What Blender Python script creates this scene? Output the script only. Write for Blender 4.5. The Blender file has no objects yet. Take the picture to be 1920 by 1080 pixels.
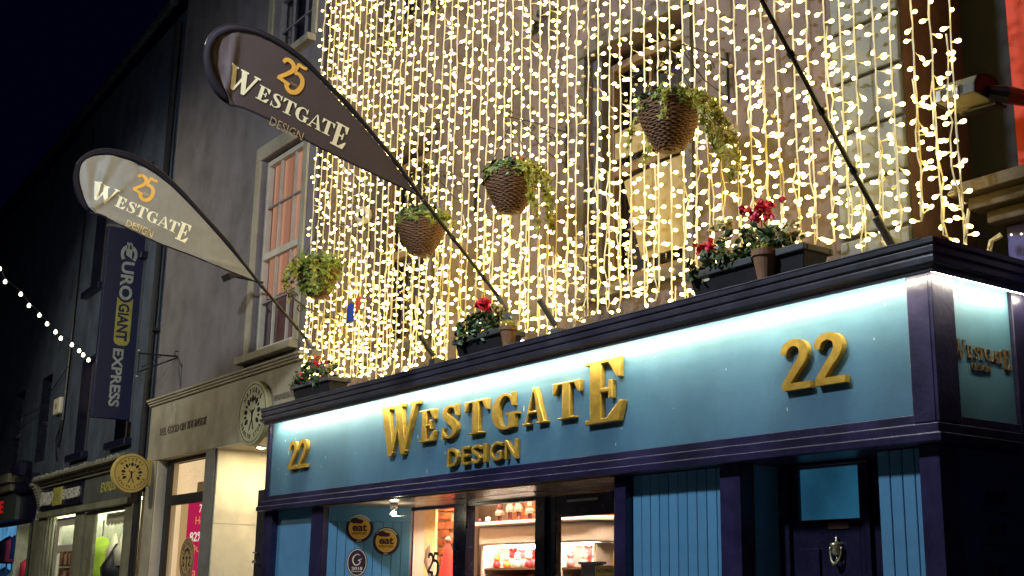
import bpy, bmesh, math, random
from mathutils import Vector, Matrix, geometry
rnd = random.Random(22)
R = math.radians
SC = bpy.context.scene
COL = SC.collection

# ---------------------------------------------------------------- camera
cam = bpy.data.cameras.new("camera"); co = bpy.data.objects.new("camera", cam); COL.objects.link(co)
cam.sensor_width = 36; cam.lens = 36 * 2367.8 / 1920; cam.clip_start = 0.05; cam.clip_end = 500
yaw, pitch, roll = -0.965787, 0.238238, 0.0177315
fw = Vector((math.sin(yaw) * math.cos(pitch), math.cos(yaw) * math.cos(pitch), math.sin(pitch)))
r0 = Vector((math.cos(yaw), -math.sin(yaw), 0)); u0 = r0.cross(fw)
rr = r0 * math.cos(roll) + u0 * math.sin(roll); uu = u0 * math.cos(roll) - r0 * math.sin(roll)
CAM = Vector((0, -5.805, 1.55))
co.matrix_world = Matrix(((rr.x, uu.x, -fw.x, CAM.x), (rr.y, uu.y, -fw.y, CAM.y), (rr.z, uu.z, -fw.z, CAM.z), (0, 0, 0, 1)))
SC.camera = co

# ---------------------------------------------------------------- world, lamps, exposure
W = bpy.data.worlds.new("World"); SC.world = W; W.use_nodes = True
bg = W.node_tree.nodes["Background"]; bg.inputs[0].default_value = (0.10, 0.07, 1.0, 1); bg.inputs[1].default_value = 0.0042
SC.view_settings.view_transform = 'Standard'; SC.view_settings.look = 'None'
SC.view_settings.exposure = 0; SC.view_settings.gamma = 1; SC.view_settings.use_curve_mapping = False
cy = SC.cycles
cy.use_denoising = True; cy.use_light_tree = True; cy.max_bounces = 5; cy.diffuse_bounces = 3; cy.glossy_bounces = 3
cy.transparent_max_bounces = 12; cy.sample_clamp_indirect = 4; cy.caustics_reflective = False; cy.caustics_refractive = False
LAMPS = [(Vector((-7.6, -5.5, 8.3)), 2300, (.84, .93, 1.0), 172, (-8, 0, 2.4), .30),       # heads of the street lamps across the road (built below)
         (Vector((-20.2, -6.3, 7.0)), 980, (1.0, .93, .70), 112, (-20, .6, 2.6), .15)]  # warm unseen lamp, added to brighten the shops on the left
for P_, e_, c_, a_, aim, sz in LAMPS:
    ld = bpy.data.lights.new("street_light", 'SPOT'); ld.energy = e_; ld.color = c_
    ld.spot_size = R(a_); ld.spot_blend = 0.45; ld.shadow_soft_size = sz
    lo = bpy.data.objects.new("street_light", ld); COL.objects.link(lo)
    lo.location = P_ - Vector((0, 0, .16)); lo.rotation_euler = (Vector(aim) - P_).to_track_quat('-Z', 'Y').to_euler(); lo['kind'] = 'helper'

# ---------------------------------------------------------------- helpers
class MB:
    def __init__(s): s.v = []; s.f = []
    def add(s, vs, fs):
        b = len(s.v); s.v += [tuple(p) for p in vs]; s.f += [tuple(i + b for i in f) for f in fs]; return s
    def box(s, x0, x1, y0, y1, z0, z1):
        x0, x1 = min(x0, x1), max(x0, x1); y0, y1 = min(y0, y1), max(y0, y1); z0, z1 = min(z0, z1), max(z0, z1)
        return s.add([(x0,y0,z0),(x1,y0,z0),(x1,y1,z0),(x0,y1,z0),(x0,y0,z1),(x1,y0,z1),(x1,y1,z1),(x0,y1,z1)],
                     [(0,3,2,1),(4,5,6,7),(0,1,5,4),(1,2,6,5),(2,3,7,6),(3,0,4,7)])
    def obox(s, c, ax, hx, hy, hz):          # oriented box: centre, matrix of axes, half sizes
        c = Vector(c); P = []
        for k in range(8):
            l = Vector((hx if k & 1 else -hx, hy if k & 2 else -hy, hz if k & 4 else -hz)); P.append(c + ax @ l)
        return s.add(P, [(0,2,3,1),(4,5,7,6),(0,1,5,4),(1,3,7,5),(3,2,6,7),(2,0,4,6)])
    def extrude(s, pts, fr, d0, d1):           # closed 2D outline through frame fr(u,v,w) between depths
        n = len(pts)
        vs = [fr(u, v, d0) for u, v in pts] + [fr(u, v, d1) for u, v in pts]
        fs = [tuple(range(n))[::-1], tuple(range(n, 2 * n))] + [(i, (i + 1) % n, n + (i + 1) % n, n + i) for i in range(n)]
        return s.add(vs, fs)
    def tube(s, pts, r, n=6, cap=True):
        pts = [Vector(p) for p in pts]; m = len(pts); rs = r if isinstance(r, (list, tuple)) else [r] * m
        vs = []; fs = []; up = Vector((0.13, 0.31, 0.94))
        for i, p in enumerate(pts):
            t = (pts[min(i + 1, m - 1)] - pts[max(i - 1, 0)]); t = t.normalized() if t.length > 1e-9 else Vector((0, 0, 1))
            a = t.cross(up); 
            if a.length < .05: a = t.cross(Vector((1, 0, 0)))
            a.normalize(); b = t.cross(a)
            for k in range(n):
                th = 2 * math.pi * k / n; vs.append(p + (a * math.cos(th) + b * math.sin(th)) * rs[i])
        for i in range(m - 1):
            for k in range(n):
                fs.append((i * n + k, i * n + (k + 1) % n, (i + 1) * n + (k + 1) % n, (i + 1) * n + k))
        if cap: fs += [tuple(range(n))[::-1], tuple(range((m - 1) * n, m * n))]
        return s.add(vs, fs)
    def lathe(s, prof, c, n=24, ax=None):     # profile of (r, h) round axis
        c = Vector(c); ax = ax or Matrix.Identity(3); vs = []; fs = []; m = len(prof)
        for r, h in prof:
            for k in range(n):
                th = 2 * math.pi * k / n; vs.append(c + ax @ Vector((r * math.cos(th), r * math.sin(th), h)))
        for i in range(m - 1):
            for k in range(n): fs.append((i*n+k, i*n+(k+1) % n, (i+1)*n+(k+1) % n, (i+1)*n+k))
        if prof[0][0] > 1e-4: fs.append(tuple(range(n))[::-1])
        if prof[-1][0] > 1e-4: fs.append(tuple(range((m-1)*n, m*n)))
        return s.add(vs, fs)

LOC = {}
def rootloc(o):
    while o.parent: o = o.parent
    return LOC.get(o.name, Vector((0, 0, 0)))
def mesh(name, mb, mat, off=Vector((0, 0, 0)), smooth=False):
    me = bpy.data.meshes.new(name)
    me.from_pydata([(p[0] - off.x, p[1] - off.y, p[2] - off.z) for p in mb.v], [], mb.f)
    me.materials.append(mat)
    if smooth:
        for p in me.polygons: p.use_smooth = True
    return me
def fixn(me):
    bm = bmesh.new(); bm.from_mesh(me); bmesh.ops.recalc_face_normals(bm, faces=bm.faces); bm.to_mesh(me); bm.free()
def mods(o, bevel, seg=2):
    if bevel:
        m = o.modifiers.new("bevel", 'BEVEL'); m.width = bevel; m.segments = seg; m.limit_method = 'ANGLE'; m.angle_limit = R(40)
def part(name, mb, mat, parent, bevel=0, smooth=False, label=None, kind=None, seg=2):
    o = bpy.data.objects.new(name, mesh(name, mb, mat, rootloc(parent), smooth)); COL.objects.link(o); o.parent = parent
    fixn(o.data); mods(o, bevel, seg)
    if label: o['label'] = label
    if kind: o['kind'] = kind
    return o
def inst(name, me, parent, loc, rot=None, scale=None):
    o = bpy.data.objects.new(name, me); COL.objects.link(o); o.parent = parent
    o.location = Vector(loc) - rootloc(parent)
    if rot is not None: o.rotation_mode = 'QUATERNION'; o.rotation_quaternion = rot
    if scale is not None: o.scale = scale
    return o
def thing(name, label, cat, loc, group=None, local=False, rotz=0):
    o = bpy.data.objects.new(name, None); COL.objects.link(o); o.empty_display_size = .1
    o.location = loc; o.rotation_euler = (0, 0, rotz); o['label'] = label; o['category'] = cat
    if group: o['group'] = group
    LOC[o.name] = Vector((0, 0, 0)) if local else Vector(loc)
    return o
def solo(name, mb, mat, label, cat, loc, group=None, bevel=0, smooth=False):
    o = bpy.data.objects.new(name, mesh(name, mb, mat, Vector(loc), smooth)); COL.objects.link(o); o.location = loc
    fixn(o.data); mods(o, bevel)
    o['label'] = label; o['category'] = cat
    if group: o['group'] = group
    LOC[o.name] = Vector(loc); return o
def struct(name, mb, mat):
    o = bpy.data.objects.new(name, mesh(name, mb, mat)); COL.objects.link(o); o['kind'] = 'structure'; fixn(o.data); return o

# frames: (u, v, w) -> local/world point; w is how far the thing stands proud of its plane
def front(y0): return lambda u, v, w: Vector((u, y0 - w, v))
def side(x0): return lambda u, v, w: Vector((x0 + w, u, v))

# ---------------------------------------------------------------- materials
def mat(name, col, rough=.6, metal=0, var=.25, scale=6., bump=.0, bscale=40., dirt=0., stretch=(1, 1, 1), randv=0., spec=.5):
    m = bpy.data.materials.new(name); m.use_nodes = True; nt = m.node_tree; N = nt.nodes; L = nt.links
    b = N["Principled BSDF"]; b.inputs["Roughness"].default_value = rough; b.inputs["Metallic"].default_value = metal
    b.inputs["Specular IOR Level"].default_value = spec
    tc = N.new("ShaderNodeTexCoord"); mp = N.new("ShaderNodeMapping"); mp.inputs["Scale"].default_value = stretch
    L.new(tc.outputs["Object"], mp.inputs[0])
    n1 = N.new("ShaderNodeTexNoise"); n1.inputs["Scale"].default_value = scale; n1.inputs["Detail"].default_value = 6; n1.inputs["Roughness"].default_value = .65
    L.new(mp.outputs[0], n1.inputs[0])
    cr = N.new("ShaderNodeValToRGB"); e = cr.color_ramp.elements
    e[0].position = .3; e[1].position = .72
    e[0].color = tuple(c * (1 - var) for c in col) + (1,); e[1].color = tuple(min(1, c * (1 + var)) for c in col) + (1,)
    L.new(n1.outputs[0], cr.inputs[0]); out = cr.outputs[0]
    if dirt:
        n2 = N.new("ShaderNodeTexNoise"); n2.inputs["Scale"].default_value = 1.7; n2.inputs["Detail"].default_value = 5; n2.inputs["Roughness"].default_value = .6
        m2 = N.new("ShaderNodeMapping"); m2.inputs["Scale"].default_value = (1.1, 1.1, .75); L.new(tc.outputs["Object"], m2.inputs[0]); L.new(m2.outputs[0], n2.inputs[0])
        c2 = N.new("ShaderNodeValToRGB"); c2.color_ramp.elements[0].position = .42; c2.color_ramp.elements[1].position = .66
        c2.color_ramp.elements[0].color = (1, 1, 1, 1); c2.color_ramp.elements[1].color = (1 - dirt, 1 - dirt, 1 - dirt * 1.05, 1)
        L.new(n2.outputs[0], c2.inputs[0]); mx = N.new("ShaderNodeMix"); mx.data_type = 'RGBA'; mx.blend_type = 'MULTIPLY'; mx.inputs[0].default_value = 1
        L.new(out, mx.inputs[6]); L.new(c2.outputs[0], mx.inputs[7]); out = mx.outputs[2]
    if randv:
        oi = N.new("ShaderNodeObjectInfo"); hs = N.new("ShaderNodeHueSaturation"); ma = N.new("ShaderNodeMapRange")
        ma.inputs[3].default_value = 1 - randv; ma.inputs[4].default_value = 1 + randv
        L.new(oi.outputs["Random"], ma.inputs[0]); L.new(ma.outputs[0], hs.inputs["Value"]); L.new(out, hs.inputs["Color"]); out = hs.outputs[0]
    L.new(out, b.inputs["Base Color"])
    mr = N.new("ShaderNodeMapRange"); mr.inputs[3].default_value = max(.05, rough - .1); mr.inputs[4].default_value = min(1, rough + .12)
    L.new(n1.outputs[0], mr.inputs[0]); L.new(mr.outputs[0], b.inputs["Roughness"])
    if bump:
        n3 = N.new("ShaderNodeTexNoise"); n3.inputs["Scale"].default_value = bscale; n3.inputs["Detail"].default_value = 5; L.new(mp.outputs[0], n3.inputs[0])
        bp = N.new("ShaderNodeBump"); bp.inputs["Strength"].default_value = bump; bp.inputs["Distance"].default_value = .01
        L.new(n3.outputs[0], bp.inputs["Height"]); L.new(bp.outputs[0], b.inputs["Normal"])
    return m
def glow(name, col, s, var=0., scale=3., stretch=(1, 1, 1)):
    m = bpy.data.materials.new(name); m.use_nodes = True; nt = m.node_tree; N = nt.nodes; L = nt.links
    for n in list(N): N.remove(n)
    o = N.new("ShaderNodeOutputMaterial"); e = N.new("ShaderNodeEmission"); L.new(e.outputs[0], o.inputs[0])
    e.inputs[0].default_value = tuple(col) + (1,); e.inputs[1].default_value = s
    if var:
        tc = N.new("ShaderNodeTexCoord"); mp = N.new("ShaderNodeMapping"); mp.inputs["Scale"].default_value = stretch
        n1 = N.new("ShaderNodeTexNoise"); n1.inputs["Scale"].default_value = scale; n1.inputs["Detail"].default_value = 4
        L.new(tc.outputs["Object"], mp.inputs[0]); L.new(mp.outputs[0], n1.inputs[0])
        mr = N.new("ShaderNodeMapRange"); mr.inputs[1].default_value = .3; mr.inputs[2].default_value = .7
        mr.inputs[3].default_value = s * (1 - var); mr.inputs[4].default_value = s * (1 + var)
        L.new(n1.outputs[0], mr.inputs[0]); L.new(mr.outputs[0], e.inputs[1])
    return m
def glassmat(name, tint=(1, 1, 1), refl=.08, rough=.02):
    m = bpy.data.materials.new(name); m.use_nodes = True; nt = m.node_tree; N = nt.nodes; L = nt.links
    for n in list(N): N.remove(n)
    o = N.new("ShaderNodeOutputMaterial"); mx = N.new("ShaderNodeMixShader"); t = N.new("ShaderNodeBsdfTransparent"); g = N.new("ShaderNodeBsdfGlossy")
    t.inputs[0].default_value = tuple(tint) + (1,); g.inputs["Roughness"].default_value = rough
    f = N.new("ShaderNodeLayerWeight"); f.inputs[0].default_value = .5; pw = N.new("ShaderNodeMath"); pw.operation = 'POWER'; pw.inputs[1].default_value = 4
    ad = N.new("ShaderNodeMath"); ad.operation = 'MULTIPLY_ADD'; ad.inputs[1].default_value = .75; ad.inputs[2].default_value = .045
    L.new(f.outputs["Facing"], pw.inputs[0]); L.new(pw.outputs[0], ad.inputs[0]); L.new(ad.outputs[0], mx.inputs[0])
    L.new(t.outputs[0], mx.inputs[1]); L.new(g.outputs[0], mx.inputs[2]); L.new(mx.outputs[0], o.inputs[0]); return m

m_panel = mat("panel_blue", (.078, .185, .285), .42, var=.10, scale=2.2, bump=.07, bscale=45, dirt=.22)
m_board = mat("board_blue", (.085, .25, .44), .45, var=.08, scale=5, bump=.06, bscale=60, dirt=.12, randv=.06)
m_plum = mat("plum_paint", (.021, .017, .062), .33, var=.4, scale=5, bump=.16, bscale=35, dirt=.5)
m_dark = mat("dark_paint", (.010, .009, .026), .3, var=.25, scale=8, bump=.05, bscale=50)
m_gold = mat("gold_letters", (.52, .32, .050), .36, metal=.35, var=.28, scale=16, bump=.12, bscale=70, dirt=.25)
m_brownletter = mat("brown_letters", (.11, .068, .030), .5, var=.2)
m_wall = mat("mauve_render", (.098, .069, .075), .8, var=.40, scale=2.0, bump=.35, bscale=25, dirt=.35)
m_quoin = mat("grey_quoin", (.125, .135, .16), .75, var=.15, scale=5, bump=.25, bscale=30, dirt=.3, randv=.08)
m_joint = mat("dark_joint", (.05, .045, .045), .9)
m_side = mat("brown_render", (.12, .065, .055), .8, var=.3, scale=6, bump=.4, bscale=30, dirt=.4)
m_lead = mat("lead_flashing", (.10, .10, .11), .5, var=.3, bump=.3, bscale=14)
m_timber = mat("brown_timber", (.13, .075, .04), .5, var=.25, scale=8, stretch=(6, 6, .6), bump=.1)
m_greyframe = mat("grey_frame", (.20, .18, .18), .5, var=.15)
m_whiteframe = mat("white_frame", (.55, .50, .42), .45, var=.1, dirt=.2)
m_pane = glassmat("window_glass")
m_black = mat("black_iron", (.012, .011, .014), .45, var=.3, bump=.1)
m_wire = mat("clear_cable", (.98, .82, .52), .45, var=.1, scale=30)
m_bulb = glow("lit_bulb", (1.0, .77, .26), 12.0, .55, 9.0)
m_base = glow("glowing_base", (1.0, .70, .26), 1.6)
m_bulb_off = mat("unlit_bulb", (.75, .62, .36), .25, var=.1)
m_led = glow("led_strip", (1.0, .93, .60), 98.0)
m_wicker = mat("wicker", (.19, .088, .038), .6, var=.55, scale=40, bump=.5, bscale=80)
m_liner = mat("black_liner", (.006, .006, .008), .8)
m_leafdark = mat("dark_leaves", (.045, .085, .026), .45, var=.6, scale=14)
m_leafivy = mat("ivy_leaves", (.19, .24, .035), .45, var=.55, scale=16)
m_leafyellow = mat("yellow_leaves", (.32, .30, .04), .45, var=.4, scale=16)
m_purple = mat("purple_petals", (.20, .12, .28), .6, var=.5, scale=30)
m_red = mat("red_petals", (.80, .02, .06), .5, var=.35, scale=25)
m_orange = mat("orange_petals", (.6, .17, .05), .5, var=.35, scale=25)
m_cream = mat("cream_petals", (.62, .50, .20), .5, var=.3, scale=25)
m_trough = mat("black_plastic", (.020, .020, .024), .38, var=.2, bump=.06)
m_terra = mat("terracotta", (.24, .12, .06), .75, var=.25, scale=9, bump=.1)
m_steel = mat("grey_metal", (.25, .25, .26), .4, metal=.7, var=.15)
m_brass = mat("aged_brass", (.50, .45, .30), .35, metal=.8, var=.25, scale=25, bump=.15)
# ---------------------------------------------------------------- lettering
def ribbon(pts, close=False, n=9):
    """pts (x, y, width): smooth stroke as one outline"""
    P = [Vector(p) for p in pts]; Q = [P[0] * 2 - P[1]] + P + [P[-1] * 2 - P[-2]]; C = []
    for i in range(1, len(Q) - 2):
        a, b, c, d = Q[i-1:i+3]
        for k in range(n):
            t = k / n
            C.append(.5 * ((2 * b) + (c - a) * t + (2*a - 5*b + 4*c - d) * t*t + (3*b - a - 3*c + d) * t**3))
    C.append(P[-1]); Lf = []; Rt = []
    for i, p in enumerate(C):
        t = C[min(i+1, len(C)-1)] - C[max(i-1, 0)]; t = Vector((t.x, t.y)).normalized(); nn = Vector((-t.y, t.x)) * p.z / 2
        Lf.append((p.x + nn.x, p.y + nn.y)); Rt.append((p.x - nn.x, p.y - nn.y))
    return [(Lf[i], Lf[i+1], Rt[i+1], Rt[i]) for i in range(len(C)-1)]
def rc(x0, y0, x1, y1): return [(x0, y0), (x1, y0), (x1, y1), (x0, y1)]
def line(a, b, w):
    a = Vector(a); b = Vector(b); t = (b - a).normalized(); n = Vector((-t.y, t.x)) * w / 2
    return [tuple(a + n), tuple(a - n), tuple(b - n), tuple(b + n)]
GLY = {
 'W': (1.0, [[(.02,.97),(.20,.97),(.36,.06),(.31,0),(.22,0)], [(.27,.02),(.33,.0),(.50,.62),(.46,.75)], [(.37,.97),(.55,.97),(.69,.06),(.64,0),(.56,0)],
             [(.60,.02),(.66,0),(.94,.97),(.85,.97)], rc(0,.93,.26,1), rc(.335,.93,.60,1), rc(.78,.93,1,1)]),
 'E': (.68, [rc(.09,0,.29,1), rc(0,.935,.62,1), rc(0,0,.60,.075), rc(.25,.475,.46,.545), rc(.42,.37,.485,.66), [(.62,1),(.62,.68),(.565,.68),(.42,.94)], [(.60,0),(.68,.31),(.62,.32),(.38,.07)]]),
 'S': (.60, ribbon([(.50,.78,.05),(.45,.90,.06),(.31,.955,.07),(.17,.89,.12),(.12,.77,.16),(.18,.65,.19),(.31,.53,.21),(.44,.40,.20),(.485,.26,.16),(.43,.13,.11),(.29,.045,.07),(.14,.09,.06),(.06,.23,.05)])
           + [[(.47,1),(.53,1),(.54,.66),(.49,.66)], [(.02,0),(.08,0),(.09,.35),(.04,.35)]]),
 'T': (.74, [rc(.265,0,.47,1), rc(0,.93,.74,1), [(0,1),(0,.68),(.045,.68),(.16,.94)], [(.74,1),(.74,.68),(.695,.68),(.58,.94)], rc(.14,0,.60,.06)]),
 'G': (.80, ribbon([(.63,.74,.05),(.56,.89,.06),(.41,.96,.07),(.24,.88,.13),(.13,.70,.20),(.11,.5,.22),(.13,.31,.20),(.24,.12,.13),(.41,.04,.07),(.55,.07,.09),(.63,.15,.10)])
           + [rc(.53,.04,.72,.44), rc(.44,.39,.80,.45), [(.61,1),(.67,1),(.67,.64),(.62,.64)]]),
 'A': (.90, [[(.40,1),(.50,1),(.84,.03),(.62,.03)], [(.36,.88),(.43,.98),(.17,.03),(.09,.03)], rc(.20,.30,.62,.365), rc(0,0,.28,.06), rc(.53,0,.90,.06), [(.36,.88),(.40,1),(.5,1),(.5,.8)]]),
 '2': (.62, ribbon([(.06,.72,.13),(.13,.87,.14),(.29,.935,.135),(.45,.87,.17),(.50,.72,.18),(.44,.56,.17),(.28,.36,.155),(.10,.12,.15),(.07,.07,.14)]) + [rc(.02,0,.62,.135)]),
}
LOGO25 = ribbon([(.03,.86,.10),(.08,.97,.12),(.20,1.0,.13),(.33,.93,.13),(.36,.78,.13),(.26,.62,.12),(.08,.42,.11),(.02,.37,.09)]) + [line((0,.37),(.40,.31),.10)] \
       , ribbon([(.74,1.03,.09),(.60,1.01,.10),(.47,1.04,.11)]) + [line((.47,1.06),(.43,.72),.09)] + ribbon([(.43,.72,.09),(.55,.76,.11),(.70,.66,.13),(.74,.45,.14),(.65,.22,.14),(.48,.14,.13),(.34,.22,.12),(.27,.34,.10)])

def union_flat(polys):
    """2D union -> (verts2d, tris, boundary loops as directed edges)"""
    V = []; F = []
    for p in polys:
        a = sum(p[i][0]*p[(i+1) % len(p)][1] - p[(i+1) % len(p)][0]*p[i][1] for i in range(len(p)))
        if abs(a) < 1e-9: continue
        q = list(p) if a > 0 else list(p)[::-1]
        b = len(V); V += [Vector(x) for x in q]; F.append(list(range(b, b + len(q))))
    v, e, f, ov, oe, of = geometry.delaunay_2d_cdt(V, [], F, 1, 1e-5)
    tr = [tuple(t) for t, o in zip(f, of) if o]
    ed = {}
    for t in tr:
        for i in range(len(t)): ed[(t[i], t[(i+1) % len(t)])] = 1
    bd = [k for k in ed if (k[1], k[0]) not in ed]
    return [tuple(p) for p in v], tr, bd
def solid2d(mb, polys, fr, d0, d1):
    v, tr, bd = union_flat(polys); n = len(v)
    if abs(d1 - d0) < 1e-6: return mb.add([fr(x, y, d1) for x, y in v], tr)
    return mb.add([fr(x, y, d1) for x, y in v] + [fr(x, y, d0) for x, y in v], tr + [(a, a + n, b + n, b) for a, b in bd])
def glyph(ch, u0, u1, v0, v1):
    w, polys = GLY[ch]
    return [[(u0 + x / w * (u1 - u0), v0 + y * (v1 - v0)) for x, y in p] for p in polys]
def tidy(o, width=0):
    bm = bmesh.new(); bm.from_mesh(o.data); bmesh.ops.remove_doubles(bm, verts=bm.verts, dist=1e-5)
    bmesh.ops.dissolve_limit(bm, angle_limit=R(2), verts=bm.verts, edges=bm.edges); bmesh.ops.recalc_face_normals(bm, faces=bm.faces)
    bm.to_mesh(o.data); bm.free(); mods(o, width)
FC = {}
def fontmesh(s, weight=0., res=3):
    k = (s, weight)
    if k not in FC:
        c = bpy.data.curves.new("lettering", 'FONT'); c.body = s; c.size = 1; c.offset = weight; c.resolution_u = res; c.fill_mode = 'FRONT'
        o = bpy.data.objects.new("lettering", c); me = bpy.data.meshes.new_from_object(o)
        vs = [(p.co.x, p.co.y) for p in me.vertices]; fs = [tuple(p.vertices) for p in me.polygons]
        bpy.data.objects.remove(o); bpy.data.curves.remove(c); bpy.data.meshes.remove(me)
        x0 = min(p[0] for p in vs); x1 = max(p[0] for p in vs); y0 = min(p[1] for p in vs); y1 = max(p[1] for p in vs)
        FC[k] = ([((x - x0) / (x1 - x0), (y - y0) / (y1 - y0)) for x, y in vs], fs, (x1 - x0) / (y1 - y0))
    return FC[k]
def write(mb, s, fr, u0, u1, v0, v1, d0=0., d1=.004, weight=0., warp=None):
    """text in the built-in face fitted to a box, raised from d0 to d1; warp maps (u, v) first"""
    vs, fs, asp = fontmesh(s, weight)
    P = [(u0 + x * (u1 - u0), v0 + y * (v1 - v0)) for x, y in vs]
    if warp: P = [warp(*p) for p in P]
    n = len(P)
    if d1 - d0 < 1e-6: return mb.add([fr(x, y, d1) for x, y in P], fs)
    ed = {}
    for t in fs:
        for i in range(len(t)): ed[(t[i], t[(i+1) % len(t)])] = 1
    bd = [k for k in ed if (k[1], k[0]) not in ed]
    return mb.add([fr(x, y, d1) for x, y in P] + [fr(x, y, d0) for x, y in P], fs + [(a, a + n, b + n, b) for a, b in bd])
def rot2(c, a):
    ca, sa = math.cos(a), math.sin(a)
    return lambda u, v: (c[0] + u * ca - v * sa, c[1] + u * sa + v * ca)
def circ(cx, cy, rx, ry=None, n=40, a0=0, a1=2*math.pi):
    ry = ry or rx
    return [(cx + rx * math.cos(a0 + (a1-a0) * i / n), cy + ry * math.sin(a0 + (a1-a0) * i / n)) for i in range(n)]
def ring(mb, fr, cx, cy, rx, ry, t, d0, d1, n=48):
    o = circ(cx, cy, rx, ry, n); i = circ(cx, cy, rx - t, ry - t, n)
    vs = [fr(*p, d1) for p in o] + [fr(*p, d1) for p in i] + [fr(*p, d0) for p in o] + [fr(*p, d0) for p in i]; fs = []
    for k in range(n):
        j = (k + 1) % n; fs += [(k, j, n + j, n + k), (k, 2*n + k, 2*n + j, j), (n + k, n + j, 3*n + j, 3*n + k)]
    return mb.add(vs, fs)
def store_emblem(mb, fr, cx, cy, sx, sy, d):
    """leaf wreath round a figure with raised arms, and arched lettering"""
    def T(x, y): return (cx + x * sx, cy + y * sy)
    def leaf(a, r, l, w):
        c = Vector((math.cos(a), math.sin(a))); n = Vector((-c.y, c.x))
        pr = [(0, .05), (.25, .8), (.5, 1), (.75, .7), (1, .0)]
        return [T(*(c * (r + t * l) + n * w * q)) for t, q in pr] + [T(*(c * (r + t * l) - n * w * q)) for t, q in pr[::-1]]
    k = 0; polys = []
    for a in (90, 128, 52, 172, 8, 214, 326): polys.append(leaf(R(a), .36, .27, .085))
    for a in (109, 71, 150, 30, 193, 347): polys.append(leaf(R(a), .42, .18, .045))
    polys += [[T(x, y) for x, y in line((-.02, -.02), (-.2, .16), .035)], [T(x, y) for x, y in line((.02, -.02), (.2, .16), .035)],
              [T(-.06, 0), T(.06, 0), T(.035, -.26), T(-.035, -.26)], [T(x, y) for x, y in line((-.015, -.22), (-.17, -.56), .05)], [T(x, y) for x, y in line((.015, -.22), (.15, -.56), .05)],
              [T(x, y) for x, y in circ(0, .07, .055, n=12)]]
    for i, p in enumerate(polys): mb.extrude(p, fr, 0, d + .0002 * (i % 5))
    def arc(s, r, a0, a1, h, inward):
        for i, ch in enumerate(s):
            if ch == ' ': continue
            a = R(a0 + (a1 - a0) * i / (len(s) - 1)); rr = r
            rot = a - math.pi / 2 if not inward else a + math.pi / 2
            w = h * min(1.0, fontmesh(ch, .02)[2]) * .85
            f = rot2((rr * math.cos(a), rr * math.sin(a)), rot)
            write(mb, ch, fr, -w / 2, w / 2, -h / 2, h / 2, 0, d, .02, warp=lambda u, v: T(*f(u, v)))
    arc("NATURAL", .79, 140, 40, .17, False); arc("HEALTH STORE", .79, 205, 335, .15, True)

# ---------------------------------------------------------------- ground
g = MB(); g.add([(-200, -200, -.02), (200, -200, -.02), (200, 200, -.02), (-200, 200, -.02)], [(0, 1, 2, 3)])
struct('ground', g, mat("tarmac", (.05, .05, .05), .85, bump=.3, dirt=.3))
g = MB(); g.box(-60, 40, -3.2, 12, -.018, .10); struct('pavement', g, mat("paving", (.22, .21, .20), .8, var=.2, scale=3, bump=.2, dirt=.4))
g = MB(); g.box(-60, 40, -3.36, -3.2, -.018, .104); struct('kerb', g, mat("kerb_stone", (.28, .27, .26), .8, var=.2, bump=.2))
g = MB(); g.box(-60, 40, -12, -7.0, -.018, .10); struct('far_pavement', g, bpy.data.materials["paving"])
# ---------------------------------------------------------------- the blue shop
def holed(mb, x0, x1, z0, z1, holes, y0, depth):
    """wall front (at y0, facing -y) with openings and their reveals; solid to y0+depth"""
    xs = sorted({x0, x1} | {h[0] for h in holes} | {h[1] for h in holes}); zs = sorted({z0, z1} | {h[2] for h in holes} | {h[3] for h in holes})
    for i in range(len(xs) - 1):
        for j in range(len(zs) - 1):
            cx, cz = (xs[i] + xs[i+1]) / 2, (zs[j] + zs[j+1]) / 2
            if any(h[0] < cx < h[1] and h[2] < cz < h[3] for h in holes): continue
            a, b, c, d = xs[i], xs[i+1], zs[j], zs[j+1]
            mb.add([(a, y0, c), (b, y0, c), (b, y0, d), (a, y0, d)], [(0, 1, 2, 3)])
            mb.add([(a, y0+depth, c), (b, y0+depth, c), (b, y0+depth, d), (a, y0+depth, d)], [(3, 2, 1, 0)])
    for a, b, c, d in holes + [(x0, x1, z0, z1)]:
        P = [(a, y0, c), (b, y0, c), (b, y0, d), (a, y0, d)]; Q = [(x, y0 + depth, z) for x, _, z in P]
        mb.add(P + Q, [(0, 1, 5, 4), (1, 2, 6, 5), (2, 3, 7, 6), (3, 0, 4, 7)])
    return mb
shop = thing('shop_building', "blue painted shop with gold lettering, its upper wall behind fairy lights", 'shop', (-9, .6, 0))
UP = .6
wins = [(-12.05, -10.75, 4.05, 6.25), (-8.16, -6.90, 4.02, 6.16), (-12.05, -10.75, 7.72, 9.6), (-8.16, -6.90, 7.62, 9.6)]
wall = part('wall', holed(MB(), -13.5, -4.84, 3.3, 10.6, wins, UP, .28), m_wall, shop)
w = MB(); w.box(-13.5, -4.85, .88, 1.3, 10.3, 10.55); w.box(-13.5, -4.86, 1.0, 1.3, 3.3, 10.3); part('rear_wall', w, m_dark, shop)
sw = MB(); sw.box(-5.0, -4.842, .884, 1.5, 3.3, 10.6); part('side_wall', sw, m_side, shop)
sw = MB(); sw.box(-4.85, -4.835, .606, .884, 3.3, 10.6); part('side_render', sw, m_side, shop)
# quoin stones with recessed joints
qm = MB(); qm.box(-.275, .275, -.03, .05, -.17, .17); qme = mesh("quoin_stone", qm, m_quoin); fixn(qme)
jm = MB(); jm.box(-5.40, -4.838, UP - .006, UP + .03, 3.42, 10.55); part('quoin_backing', jm, m_joint, wall)
z = 3.68
while z < 10.4:
    q = inst('quoin_stone', qme, wall, (-5.119, UP - .006, z)); mods(q, .012); z += .366
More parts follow.
